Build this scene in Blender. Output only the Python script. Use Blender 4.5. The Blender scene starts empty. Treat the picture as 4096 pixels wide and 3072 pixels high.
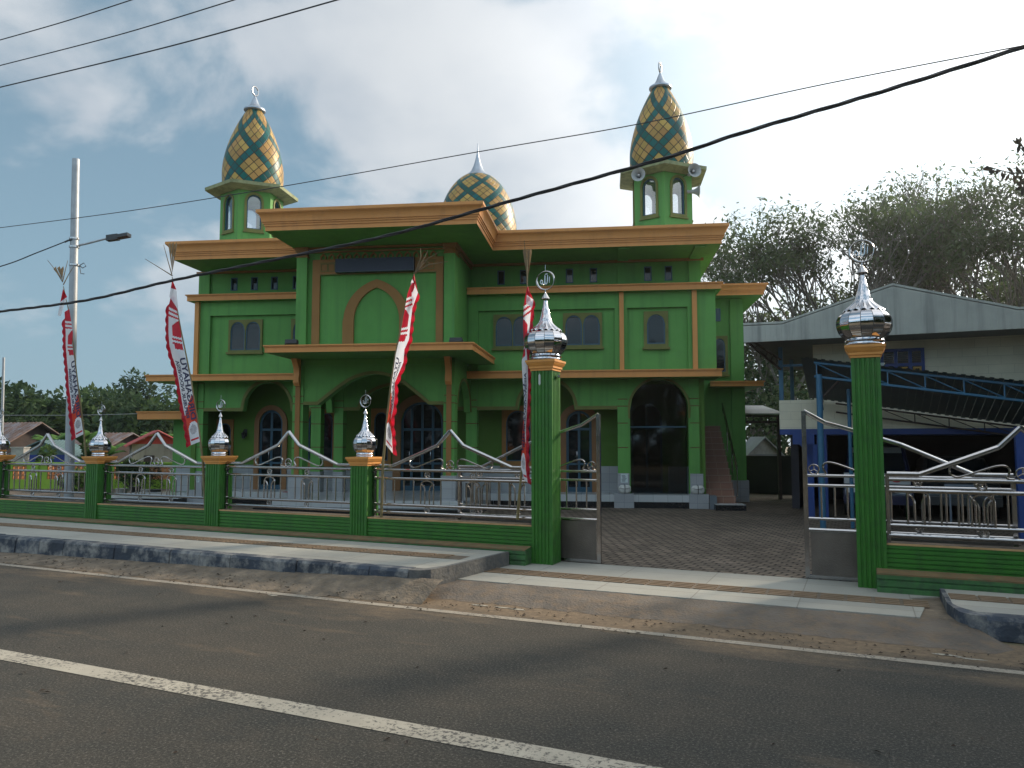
import bpy, math, random
from mathutils import Vector, Matrix
R = math.radians
# ------------------------------------------------------------------ camera
H = 2.0; FPX = 3055.0; PITCH = math.atan(223 / FPX)
sc = bpy.context.scene
col = sc.collection
cam = bpy.data.cameras.new('camera'); cam_o = bpy.data.objects.new('camera', cam); col.objects.link(cam_o)
cam.sensor_width = 36; cam.lens = 36 * FPX / 4096; cam.clip_start = 0.1; cam.clip_end = 3000
cam_o.location = (0, 0, H); cam_o.rotation_euler = (math.pi / 2 + PITCH, 0, 0)
sc.camera = cam_o
# ------------------------------------------------------------------ light
SUN_AZ, SUN_EL = 57.0, 26.0
sun_dir = Vector((math.sin(R(SUN_AZ)) * math.cos(R(SUN_EL)), math.cos(R(SUN_AZ)) * math.cos(R(SUN_EL)), math.sin(R(SUN_EL))))
L = bpy.data.lights.new('sun', 'SUN'); L.energy = 4.2; L.angle = R(7.0); L.color = (1.0, 0.84, 0.64)
Lo = bpy.data.objects.new('sun', L); col.objects.link(Lo)
Lo.rotation_euler = sun_dir.to_track_quat('Z', 'Y').to_euler()
sc.view_settings.view_transform = 'Standard'; sc.view_settings.look = 'None'
sc.view_settings.exposure = 0.32; sc.view_settings.gamma = 1.0
W = bpy.data.worlds.new('World'); sc.world = W; W.use_nodes = True

def build_world():
    nt = W.node_tree; nt.nodes.clear(); N = nt.nodes.new; K = nt.links.new
    out = N('ShaderNodeOutputWorld'); bg = N('ShaderNodeBackground'); bg.inputs[1].default_value = 0.1
    K(bg.outputs[0], out.inputs[0])
    sky = N('ShaderNodeTexSky'); sky.sky_type = 'NISHITA'; sky.sun_disc = False
    sky.sun_elevation = R(SUN_EL); sky.sun_rotation = R(SUN_AZ); sky.air_density = 1.0; sky.dust_density = 2.0; sky.ozone_density = 1.5
    tc = N('ShaderNodeTexCoord'); nrm = N('ShaderNodeVectorMath'); nrm.operation = 'NORMALIZE'; K(tc.outputs['Generated'], nrm.inputs[0])
    sep = N('ShaderNodeSeparateXYZ'); K(nrm.outputs[0], sep.inputs[0])
    def m(op, a, b=None, c=None, clamp=False):
        n = N('ShaderNodeMath'); n.operation = op; n.use_clamp = clamp
        for i, x in enumerate((a, b, c)):
            if x is None: continue
            if isinstance(x, (int, float)): n.inputs[i].default_value = x
            else: K(x, n.inputs[i])
        return n.outputs[0]
    def vm(op, a, b):
        n = N('ShaderNodeVectorMath'); n.operation = op
        for i, x in enumerate((a, b)):
            if isinstance(x, tuple): n.inputs[i].default_value = x
            else: K(x, n.inputs[i])
        return n
    def mixc(f, a, b):
        n = N('ShaderNodeMix'); n.data_type = 'RGBA'
        if isinstance(f, float): n.inputs[0].default_value = f
        else: K(f, n.inputs[0])
        for i, x in ((6, a), (7, b)):
            if isinstance(x, tuple): n.inputs[i].default_value = (*x, 1)
            else: K(x, n.inputs[i])
        return n.outputs[2]
    def sstep(x, a, b):
        n = N('ShaderNodeMapRange'); n.interpolation_type = 'SMOOTHSTEP'
        K(x, n.inputs[0]); n.inputs[1].default_value = a; n.inputs[2].default_value = b
        return n.outputs[0]
    # cloud layer: direction projected on a high plane
    zz = m('ADD', m('MAXIMUM', sep.outputs[2], 0.0), 0.40)
    cx = m('DIVIDE', sep.outputs[0], zz); cy = m('DIVIDE', sep.outputs[1], zz)
    cmb = N('ShaderNodeCombineXYZ'); K(cx, cmb.inputs[0]); K(cy, cmb.inputs[1]); cmb.inputs[2].default_value = 1.9
    n1 = N('ShaderNodeTexNoise'); n1.inputs['Scale'].default_value = 3.0; n1.inputs['Detail'].default_value = 10; n1.inputs['Roughness'].default_value = 0.52
    n1.inputs['Distortion'].default_value = 0.25
    K(cmb.outputs[0], n1.inputs['Vector'])
    n2 = N('ShaderNodeTexNoise'); n2.inputs['Scale'].default_value = 0.55; n2.inputs['Detail'].default_value = 3; K(cmb.outputs[0], n2.inputs['Vector'])
    dens = m('ADD', m('MULTIPLY', n1.outputs[0], 0.88), m('MULTIPLY', n2.outputs[0], 0.22))
    d = vm('DOT_PRODUCT', nrm.outputs[0], tuple(sun_dir)).outputs['Value']
    toward = sstep(d, 0.10, 0.80)
    dens = m('ADD', dens, m('MULTIPLY', toward, 0.06))
    low = sstep(sep.outputs[2], 0.02, 0.30)
    cov = m('MULTIPLY', sstep(dens, 0.50, 0.64), m('ADD', m('MULTIPLY', low, 0.75), 0.25))
    n3 = N('ShaderNodeTexNoise'); n3.inputs['Scale'].default_value = 3.2; n3.inputs['Detail'].default_value = 7; K(cmb.outputs[0], n3.inputs['Vector'])
    shade = sstep(n3.outputs[0], 0.30, 0.70)
    cloud = mixc(shade, (4.4, 4.85, 5.4), (6.4, 6.6, 6.8))
    skyc = N('ShaderNodeMix'); skyc.data_type = 'RGBA'; skyc.blend_type = 'MULTIPLY'; skyc.inputs[0].default_value = 1.0
    K(sky.outputs[0], skyc.inputs[6]); skyc.inputs[7].default_value = (0.42, 0.66, 0.72, 1)
    hz = m('SUBTRACT', 1.0, sstep(sep.outputs[2], -0.05, 0.45))
    sk2 = mixc(m('ADD', m('MULTIPLY', hz, 0.30), 0.55), skyc.outputs[2], (2.75, 4.0, 4.9))
    body = mixc(m('MULTIPLY', cov, 0.85), sk2, cloud)
    glow = m('MULTIPLY', m('POWER', sstep(d, 0.45, 0.95), 1.6), 8.0)
    glow2 = m('MULTIPLY', m('POWER', m('MAXIMUM', d, 0.0), 60.0), 30.0)
    g = m('ADD', glow, glow2)
    gc = N('ShaderNodeCombineXYZ'); K(g, gc.inputs[0]); K(m('MULTIPLY', g, 0.97), gc.inputs[1]); K(m('MULTIPLY', g, 0.93), gc.inputs[2])
    back = m('ADD', m('MULTIPLY', sstep(m('MULTIPLY', sep.outputs[1], -1.0), -0.25, 0.35), 1.1), 1.0)
    bs = N('ShaderNodeVectorMath'); bs.operation = 'SCALE'; K(body, bs.inputs[0]); K(back, bs.inputs['Scale'])
    fin = vm('ADD', bs.outputs[0], gc.outputs[0])
    K(fin.outputs[0], bg.inputs[0])
build_world()

# ------------------------------------------------------------------ coordinate frames (camera rays meet real planes of the place)
CP = Vector((0, 0, H))
_fw = Vector((0, math.cos(PITCH), math.sin(PITCH))); _up = Vector((0, -math.sin(PITCH), math.cos(PITCH)))
def ray(x, y): return _fw * FPX + Vector((1, 0, 0)) * (x - 2048) + _up * (1536 - y)
class Frame:
    def __init__(s, ox, oy, az):
        a = R(az); s.O = Vector((ox, oy, 0)); s.u = Vector((math.cos(a), -math.sin(a), 0)); s.v = Vector((math.sin(a), math.cos(a), 0)); s.rz = -a
    def pl(s, x, y, v):            # point of plane v=const seen at photo pixel x,y -> local (u, v, z)
        d = ray(x, y); t = ((s.O - CP).dot(s.v) + v) / d.dot(s.v); p = CP + d * t
        return ((p - s.O).dot(s.u), v, p.z)
    def w(s, u, v, z=0): return s.O + s.u * u + s.v * v + Vector((0, 0, z))
FB = Frame(3.15, 21.63, 7.0)     # mosque: u along the facade, v going back
FF = Frame(0.619, 11.778, 24.5)  # street: u along the fence, v going back
FW = Frame(0, 0, 0)
def wy(x, y, Y):
    d = ray(x, y); return CP + d * (Y / d.y)

# ------------------------------------------------------------------ mesh builder
class MB:
    def __init__(s): s.v = []; s.f = []; s.m = []; s.uv = None; s.fuv = {}
    def vert(s, p): s.v.append((p[0], p[1], p[2])); return len(s.v) - 1
    def face(s, idx, m=0): s.f.append(tuple(idx)); s.m.append(m)
    def poly(s, pts, m=0): s.face([s.vert(p) for p in pts], m)
    def box(s, x0, x1, y0, y1, z0, z1, m=0):
        if x0 > x1: x0, x1 = x1, x0
        if y0 > y1: y0, y1 = y1, y0
        if z0 > z1: z0, z1 = z1, z0
        b = len(s.v)
        for z in (z0, z1):
            for x, y in ((x0, y0), (x1, y0), (x1, y1), (x0, y1)): s.v.append((x, y, z))
        for q in ((0, 3, 2, 1), (4, 5, 6, 7), (0, 1, 5, 4), (1, 2, 6, 5), (2, 3, 7, 6), (3, 0, 4, 7)): s.face([b + i for i in q], m)
        return s
    def prism(s, pts, a, b, axis='z', m=0):
        # pts 2D polygon; axis z: (x,y); axis y: (x,z); axis x: (y,z)
        def P(p, t):
            return (p[0], p[1], t) if axis == 'z' else ((p[0], t, p[1]) if axis == 'y' else (t, p[0], p[1]))
        n = len(pts); i0 = len(s.v)
        for t in (a, b):
            for p in pts: s.v.append(P(p, t))
        s.face([i0 + i for i in range(n)], m); s.face([i0 + n + i for i in reversed(range(n))], m)
        for i in range(n):
            j = (i + 1) % n; s.face((i0 + i, i0 + n + i, i0 + n + j, i0 + j), m)
        return s
    def tube(s, path, r, n=8, closed=False, m=0, cap=True):
        path = [Vector(p) for p in path]; k = len(path)
        rs = r if isinstance(r, (list, tuple)) else [r] * k
        rings = []; ref = None
        for i, p in enumerate(path):
            a = path[i - 1] if (i > 0 or closed) else p; b = path[(i + 1) % k] if (i < k - 1 or closed) else p
            t = (b - a)
            if t.length < 1e-9: t = Vector((0, 0, 1))
            t.normalize()
            if ref is None:
                ref = Vector((0, 0, 1)) if abs(t.z) < 0.9 else Vector((1, 0, 0))
            x = ref - t * ref.dot(t)
            if x.length < 1e-6: x = t.orthogonal()
            x.normalize(); ref = x; y = t.cross(x)
            rings.append([s.vert(p + (x * math.cos(2 * math.pi * q / n) + y * math.sin(2 * math.pi * q / n)) * rs[i]) for q in range(n)])
        for i in range(k if closed else k - 1):
            A = rings[i]; B = rings[(i + 1) % k]
            for q in range(n): s.face((A[q], A[(q + 1) % n], B[(q + 1) % n], B[q]), m)
        if cap and not closed:
            s.face(list(reversed(rings[0])), m); s.face(rings[-1], m)
        return s
    def lathe(s, prof, n, cx=0, cy=0, m=0, gore=0, ph=0.0, uv=False):
        rings = []
        for (r, z) in prof:
            ring = []
            for q in range(n):
                a = 2 * math.pi * q / n + ph; rr = r
                if gore: rr = r * (1 - 0.055 * (1 - abs(math.sin(gore * a / 2)) ** 0.6))
                ring.append(s.vert((cx + rr * math.cos(a), cy + rr * math.sin(a), z)))
            rings.append(ring)
        for i in range(len(prof) - 1):
            for q in range(n):
                s.face((rings[i][q], rings[i][(q + 1) % n], rings[i + 1][(q + 1) % n], rings[i + 1][q]), m)
                if uv:
                    h0 = i / (len(prof) - 1); h1 = (i + 1) / (len(prof) - 1)
                    s.fuv[len(s.f) - 1] = ((q / n, h0), ((q + 1) / n, h0), ((q + 1) / n, h1), (q / n, h1))
        if prof[0][0] > 1e-4: s.face(list(reversed(rings[0])), m)
        if prof[-1][0] > 1e-4: s.face(rings[-1], m)
        return s
    def ribbon(s, inner, outer, v0, v1, m=0, closed=False):
        # strip between two polylines of (u,z), from v0 (front) to v1
        n = len(inner); idx = []
        for (a, b) in zip(inner, outer):
            idx.append([s.vert((a[0], v0, a[1])), s.vert((b[0], v0, b[1])), s.vert((b[0], v1, b[1])), s.vert((a[0], v1, a[1]))])
        for i in range(n if closed else n - 1):
            A = idx[i]; B = idx[(i + 1) % n]
            for q in range(4): s.face((A[q], B[q], B[(q + 1) % 4], A[(q + 1) % 4]), m)
        if not closed:
            s.face(idx[0], m); s.face(list(reversed(idx[-1])), m)
        return s
    def wall(s, u0, u1, z0, z1, v0, v1, openings=(), m=0, seg=14, axis='u'):
        # openings: (a, b, sill, fn(u)->top)
        def P(u, v, z): return (u, v, z) if axis == 'u' else (v, u, z)
        cur = u0
        def hexa(a, b, za0, zb0, za1, zb1):
            i0 = len(s.v)
            for (u, z) in ((a, za0), (b, zb0), (b, zb1), (a, za1)): s.v.append(P(u, v0, z))
            for (u, z) in ((a, za0), (b, zb0), (b, zb1), (a, za1)): s.v.append(P(u, v1, z))
            for q in ((0, 1, 2, 3), (7, 6, 5, 4), (0, 4, 5, 1), (3, 2, 6, 7)): s.face([i0 + i for i in q], m)
            return i0
        def side(u, za, zb): s.poly([P(u, v0, za), P(u, v1, za), P(u, v1, zb), P(u, v0, zb)], m)
        side(u0, z0, z1); side(u1, z0, z1)
        for (a, b, sill, fn) in sorted(openings, key=lambda o: o[0]):
            if a > cur + 1e-5: hexa(cur, a, z0, z0, z1, z1)
            if sill > z0 + 1e-4: hexa(a, b, z0, z0, sill, sill)
            ta = fn(a); tb = fn(b)
            side(a, sill, ta); side(b, sill, tb)
            for k in range(seg):
                p = a + (b - a) * k / seg; q = a + (b - a) * (k + 1) / seg
                hexa(p, q, fn(p), fn(q), z1, z1)
            cur = b
        if cur < u1 - 1e-5: hexa(cur, u1, z0, z0, z1, z1)
        return s
    def sweep(s, path, prof, m=0, closed=False):
        # path plan (x,y) bottom line; prof (offset to the left of travel, z)
        n = len(path); P = [Vector((p[0], p[1])) for p in path]; nor = []
        for i in range(n):
            a = P[i - 1] if (i > 0 or closed) else None; b = P[(i + 1) % n] if (i < n - 1 or closed) else None
            d1 = (P[i] - a).normalized() if a is not None else None; d2 = (b - P[i]).normalized() if b is not None else None
            if d1 is None: d1 = d2
            if d2 is None: d2 = d1
            n1 = Vector((-d1.y, d1.x)); n2 = Vector((-d2.y, d2.x)); t = (n1 + n2)
            t = t / max(1e-6, t.dot(n1)); nor.append(t)
        idx = [[s.vert((P[i].x + nor[i].x * o, P[i].y + nor[i].y * o, z)) for (o, z) in prof] for i in range(n)]
        for i in range(n if closed else n - 1):
            A = idx[i]; B = idx[(i + 1) % n]
            for q in range(len(prof) - 1): s.face((A[q], A[q + 1], B[q + 1], B[q]), m)
        if not closed:
            s.face(idx[0], m); s.face(list(reversed(idx[-1])), m)
        return s
    def build(s, name, mats, parent=None, off=None, sharp=35, weld=False):
        me = bpy.data.meshes.new(name)
        if off is None: off = OFF.get(parent.name, (0, 0, 0)) if parent is not None else (0, 0, 0)
        me.from_pydata([(a - off[0], b - off[1], c - off[2]) for a, b, c in s.v], [], s.f)
        if not isinstance(mats, (list, tuple)): mats = [mats]
        for q in mats: me.materials.append(q)
        me.polygons.foreach_set('material_index', s.m)
        if s.fuv:
            ul = me.uv_layers.new(name='UVMap')
            for fi, co in s.fuv.items():
                for li, c in zip(me.polygons[fi].loop_indices, co): ul.data[li].uv = c
        me.validate(); me.update()
        import bmesh
        bm = bmesh.new(); bm.from_mesh(me)
        bmesh.ops.recalc_face_normals(bm, faces=bm.faces)
        bm.to_mesh(me); bm.free()
        if sharp:
            me.polygons.foreach_set('use_smooth', [True] * len(me.polygons)); me.set_sharp_from_angle(angle=R(sharp))
        o = bpy.data.objects.new(name, me); col.objects.link(o)
        if parent is not None:
            o.parent = parent; OFF[o.name] = off
        return o
OFF = {}
def tag(o, label=None, cat=None, group=None, kind=None):
    if label: o['label'] = label
    if cat: o['category'] = cat
    if group: o['group'] = group
    if kind: o['kind'] = kind
    return o
def thing(name, label, cat, fr=FW, at=(0, 0, 0), group=None):
    o = bpy.data.objects.new(name, None); col.objects.link(o); o.empty_display_size = 0.2
    o.location = fr.w(*at); o.rotation_euler = (0, 0, fr.rz); OFF[o.name] = at
    return tag(o, label, cat, group)
def solo(mb, name, mats, label, cat, fr=FW, at=(0, 0, 0), group=None, kind=None, sharp=35):
    o = mb.build(name, mats, None, at, sharp); o.location = fr.w(*at); o.rotation_euler = (0, 0, fr.rz)
    return tag(o, label, cat, group, kind)
def struct(mb, name, mats, fr=FW, kind='structure', sharp=0):
    o = mb.build(name, mats, None, (0, 0, 0), sharp); o.location = fr.w(0, 0, 0); o.rotation_euler = (0, 0, fr.rz)
    o['kind'] = kind; return o
def dup(root, fr, at, label=None, group=None, rz=None):
    c = root.copy(); col.objects.link(c); c.location = fr.w(*at)
    if rz is not None: c.rotation_euler = (0, 0, rz)
    if label: c['label'] = label
    if group: c['group'] = group
    for ch in root.children:
        k = ch.copy(); col.objects.link(k); k.parent = c
        for g in ch.children:
            q = g.copy(); col.objects.link(q); q.parent = k
    return c

# ------------------------------------------------------------------ materials
def mat(name, color, rough=0.6, metal=0.0, var=0.12, vscale=1.2, bump=0.0, bscale=60, streak=0.0, dirt=0.0, dirtcol=(0.08, 0.06, 0.04), spec=0.5, trans=0.0, coat=0.0, rvar=0.0):
    M = bpy.data.materials.new(name); M.use_nodes = True; nt = M.node_tree; N = nt.nodes.new; K = nt.links.new
    b = nt.nodes['Principled BSDF']; b.inputs['Roughness'].default_value = rough; b.inputs['Metallic'].default_value = metal
    b.inputs['Specular IOR Level'].default_value = spec; b.inputs['Coat Weight'].default_value = coat
    tc = N('ShaderNodeTexCoord')
    nz = N('ShaderNodeTexNoise'); nz.inputs['Scale'].default_value = vscale; nz.inputs['Detail'].default_value = 6; K(tc.outputs['Object'], nz.inputs['Vector'])
    mr = N('ShaderNodeMapRange'); mr.inputs[1].default_value = 0.3; mr.inputs[2].default_value = 0.7; mr.inputs[3].default_value = 1 - var; mr.inputs[4].default_value = 1 + var
    K(nz.outputs[0], mr.inputs[0])
    hs = N('ShaderNodeHueSaturation'); hs.inputs['Color'].default_value = (*color, 1); K(mr.outputs[0], hs.inputs['Value'])
    last = hs.outputs[0]
    if streak > 0:
        mp = N('ShaderNodeMapping'); mp.inputs['Scale'].default_value = (6, 6, 0.35); K(tc.outputs['Object'], mp.inputs[0])
        n2 = N('ShaderNodeTexNoise'); n2.inputs['Scale'].default_value = 1.0; n2.inputs['Detail'].default_value = 5; K(mp.outputs[0], n2.inputs['Vector'])
        r2 = N('ShaderNodeMapRange'); r2.inputs[1].default_value = 0.5; r2.inputs[2].default_value = 0.75; r2.inputs[3].default_value = 0; r2.inputs[4].default_value = streak; K(n2.outputs[0], r2.inputs[0])
        mx = N('ShaderNodeMix'); mx.data_type = 'RGBA'; K(r2.outputs[0], mx.inputs[0]); K(last, mx.inputs[6]); mx.inputs[7].default_value = (*dirtcol, 1); last = mx.outputs[2]
    if dirt > 0:
        n3 = N('ShaderNodeTexNoise'); n3.inputs['Scale'].default_value = vscale * 2.7; n3.inputs['Detail'].default_value = 8; n3.inputs['Roughness'].default_value = 0.65; K(tc.outputs['Object'], n3.inputs['Vector'])
        r3 = N('ShaderNodeMapRange'); r3.inputs[1].default_value = 0.46; r3.inputs[2].default_value = 0.64; r3.inputs[3].default_value = 0; r3.inputs[4].default_value = dirt; K(n3.outputs[0], r3.inputs[0])
        mx = N('ShaderNodeMix'); mx.data_type = 'RGBA'; K(r3.outputs[0], mx.inputs[0]); K(last, mx.inputs[6]); mx.inputs[7].default_value = (*dirtcol, 1); last = mx.outputs[2]
    K(last, b.inputs['Base Color'])
    if rvar > 0:
        rr = N('ShaderNodeMapRange'); rr.inputs[3].default_value = max(0.02, rough - rvar); rr.inputs[4].default_value = rough + rvar
        n5 = N('ShaderNodeTexNoise'); n5.inputs['Scale'].default_value = 9; n5.inputs['Detail'].default_value = 5; K(tc.outputs['Object'], n5.inputs['Vector']); K(n5.outputs[0], rr.inputs[0]); K(rr.outputs[0], b.inputs['Roughness'])
    if bump > 0:
        n4 = N('ShaderNodeTexNoise'); n4.inputs['Scale'].default_value = bscale; n4.inputs['Detail'].default_value = 4; K(tc.outputs['Object'], n4.inputs['Vector'])
        bp = N('ShaderNodeBump'); bp.inputs['Strength'].default_value = bump; bp.inputs['Distance'].default_value = 0.02; K(n4.outputs[0], bp.inputs['Height']); K(bp.outputs[0], b.inputs['Normal'])
    if trans > 0:
        tr = N('ShaderNodeBsdfTranslucent'); K(last, tr.inputs[0]); ms = N('ShaderNodeMixShader'); ms.inputs[0].default_value = trans
        out = nt.nodes['Material Output']; K(b.outputs[0], ms.inputs[1]); K(tr.outputs[0], ms.inputs[2]); K(ms.outputs[0], out.inputs[0])
    return M

def brickmat(name, c1, c2, mortar, sx, sy, mort=0.02, rough=0.85, axes='xy', bump=0.4, var=0.25, off=0.5, spec=0.3, wob=0.0, rot=0.0):
    M = mat(name, c1, rough, var=0, spec=spec); nt = M.node_tree; N = nt.nodes.new; K = nt.links.new; b = nt.nodes['Principled BSDF']
    tc = N('ShaderNodeTexCoord'); sp = N('ShaderNodeSeparateXYZ'); K(tc.outputs['Object'], sp.inputs[0]); cb = N('ShaderNodeCombineXYZ')
    ax = {'x': 0, 'y': 1, 'z': 2}; K(sp.outputs[ax[axes[0]]], cb.inputs[0]); K(sp.outputs[ax[axes[1]]], cb.inputs[1])
    vec = cb.outputs[0]
    if rot:
        mp = N('ShaderNodeMapping'); mp.inputs['Rotation'].default_value = (0, 0, rot); K(vec, mp.inputs[0]); vec = mp.outputs[0]
    if wob:
        wn = N('ShaderNodeTexNoise'); wn.inputs['Scale'].default_value = 6; wn.inputs['Detail'].default_value = 3; K(vec, wn.inputs['Vector'])
        vs = N('ShaderNodeVectorMath'); vs.operation = 'SCALE'; K(wn.outputs['Color'], vs.inputs[0]); vs.inputs['Scale'].default_value = wob
        va = N('ShaderNodeVectorMath'); K(vec, va.inputs[0]); K(vs.outputs[0], va.inputs[1]); vec = va.outputs[0]
    br = N('ShaderNodeTexBrick'); K(vec, br.inputs['Vector']); br.inputs['Scale'].default_value = 1; br.inputs['Brick Width'].default_value = sx; br.inputs['Row Height'].default_value = sy
    br.inputs['Mortar Size'].default_value = mort; br.inputs['Mortar Smooth'].default_value = 0.3; br.offset = off
    br.inputs['Color1'].default_value = (*c1, 1); br.inputs['Color2'].default_value = (*c2, 1); br.inputs['Mortar'].default_value = (*mortar, 1)
    nz = N('ShaderNodeTexNoise'); nz.inputs['Scale'].default_value = 0.5; nz.inputs['Detail'].default_value = 8; nz.inputs['Roughness'].default_value = 0.65; K(tc.outputs['Object'], nz.inputs['Vector'])
    mr = N('ShaderNodeMapRange'); mr.inputs[1].default_value = 0.3; mr.inputs[2].default_value = 0.7; mr.inputs[3].default_value = 1 - var; mr.inputs[4].default_value = 1 + var; K(nz.outputs[0], mr.inputs[0])
    hs = N('ShaderNodeHueSaturation'); K(br.outputs[0], hs.inputs['Color']); K(mr.outputs[0], hs.inputs['Value']); K(hs.outputs[0], b.inputs['Base Color'])
    bp = N('ShaderNodeBump'); bp.inputs['Strength'].default_value = bump; bp.inputs['Distance'].default_value = 0.01; bp.invert = True; K(br.outputs['Fac'], bp.inputs['Height']); K(bp.outputs[0], b.inputs['Normal'])
    return M

def asphalt():
    M = bpy.data.materials.new('asphalt'); M.use_nodes = True; nt = M.node_tree; N = nt.nodes.new; K = nt.links.new; b = nt.nodes['Principled BSDF']
    tc = N('ShaderNodeTexCoord'); sp = N('ShaderNodeSeparateXYZ'); K(tc.outputs['Object'], sp.inputs[0])
    def noise(s, d=6, r=0.6, v=None):
        n = N('ShaderNodeTexNoise'); n.inputs['Scale'].default_value = s; n.inputs['Detail'].default_value = d; n.inputs['Roughness'].default_value = r
        K(v or tc.outputs['Object'], n.inputs['Vector']); return n.outputs[0]
    def rng(x, a, b_, c, d):
        n = N('ShaderNodeMapRange'); K(x, n.inputs[0]); n.inputs[1].default_value = a; n.inputs[2].default_value = b_; n.inputs[3].default_value = c; n.inputs[4].default_value = d; return n.outputs[0]
    def mix(f, a, c):
        n = N('ShaderNodeMix'); n.data_type = 'RGBA'; K(f, n.inputs[0])
        for i, x in ((6, a), (7, c)):
            if isinstance(x, tuple): n.inputs[i].default_value = (*x, 1)
            else: K(x, n.inputs[i])
        return n.outputs[2]
    def mth(op, a, c):
        n = N('ShaderNodeMath'); n.operation = op; n.use_clamp = op == 'MULTIPLY'
        for i, x in enumerate((a, c)):
            if isinstance(x, (int, float)): n.inputs[i].default_value = x
            else: K(x, n.inputs[i])
        return n.outputs[0]
    mp = N('ShaderNodeMapping'); mp.inputs['Scale'].default_value = (0.35, 1.4, 1); K(tc.outputs['Object'], mp.inputs[0])
    big = noise(0.8, 5, 0.55, mp.outputs[0])
    c = mix(rng(big, 0.35, 0.65, 0, 1), (0.030, 0.030, 0.026), (0.046, 0.040, 0.031))
    c = mix(rng(noise(3.2, 6), 0.45, 0.75, 0, 0.55), c, (0.068, 0.056, 0.042))
    grain = noise(48, 5, 0.85)
    c = mix(rng(grain, 0.47, 0.36, 0, 0.9), c, (0.012, 0.012, 0.011))
    c = mix(rng(grain, 0.53, 0.66, 0, 0.85), c, (0.19, 0.175, 0.145))
    vo = N('ShaderNodeTexVoronoi'); vo.inputs['Scale'].default_value = 22; K(tc.outputs['Object'], vo.inputs['Vector'])
    c = mix(rng(vo.outputs['Distance'], 0.10, 0.06, 0, 0.8), c, (0.02, 0.018, 0.015))
    # sandy dirt washed in beside the kerb: y is the street frame's v; the road ends at -2.2
    nd = noise(1.1, 7, 0.65, mp.outputs[0])
    k = mth('ADD', rng(sp.outputs[1], -3.75, -2.5, 0, 1), rng(nd, 0.3, 0.7, -0.55, 0.40))
    sand = mix(rng(noise(14, 6, 0.7), 0.35, 0.65, 0, 1), (0.115, 0.083, 0.055), (0.22, 0.155, 0.095))
    c = mix(rng(k, 0.15, 0.75, 0, 0.9), c, sand)
    K(c, b.inputs['Base Color']); b.inputs['Roughness'].default_value = 0.86; b.inputs['Specular IOR Level'].default_value = 0.3
    bp = N('ShaderNodeBump'); bp.inputs['Strength'].default_value = 0.55; bp.inputs['Distance'].default_value = 0.008; K(noise(120, 4, 0.7), bp.inputs['Height']); K(bp.outputs[0], b.inputs['Normal'])
    return M

def paintmat(name, c, under, wear=0.58, rough=0.75):
    M = mat(name, c, rough, var=0.12, vscale=4); nt = M.node_tree; N = nt.nodes.new; K = nt.links.new; b = nt.nodes['Principled BSDF']
    tc = N('ShaderNodeTexCoord'); n = N('ShaderNodeTexNoise'); n.inputs['Scale'].default_value = 26; n.inputs['Detail'].default_value = 8; n.inputs['Roughness'].default_value = 0.75; K(tc.outputs['Object'], n.inputs['Vector'])
    n2 = N('ShaderNodeTexNoise'); n2.inputs['Scale'].default_value = 1.3; n2.inputs['Detail'].default_value = 3; K(tc.outputs['Object'], n2.inputs['Vector'])
    ad = N('ShaderNodeMath'); ad.operation = 'MULTIPLY_ADD'; K(n2.outputs[0], ad.inputs[0]); ad.inputs[1].default_value = 0.35; K(n.outputs[0], ad.inputs[2])
    mr = N('ShaderNodeMapRange'); mr.inputs[1].default_value = wear + 0.17; mr.inputs[2].default_value = wear + 0.22; K(ad.outputs[0], mr.inputs[0])
    mx = N('ShaderNodeMix'); mx.data_type = 'RGBA'; K(mr.outputs[0], mx.inputs[0]); mx.inputs[7].default_value = (*under, 1)
    src = b.inputs['Base Color'].links[0].from_socket; K(src, mx.inputs[6]); K(mx.outputs[2], b.inputs['Base Color'])
    return M

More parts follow.
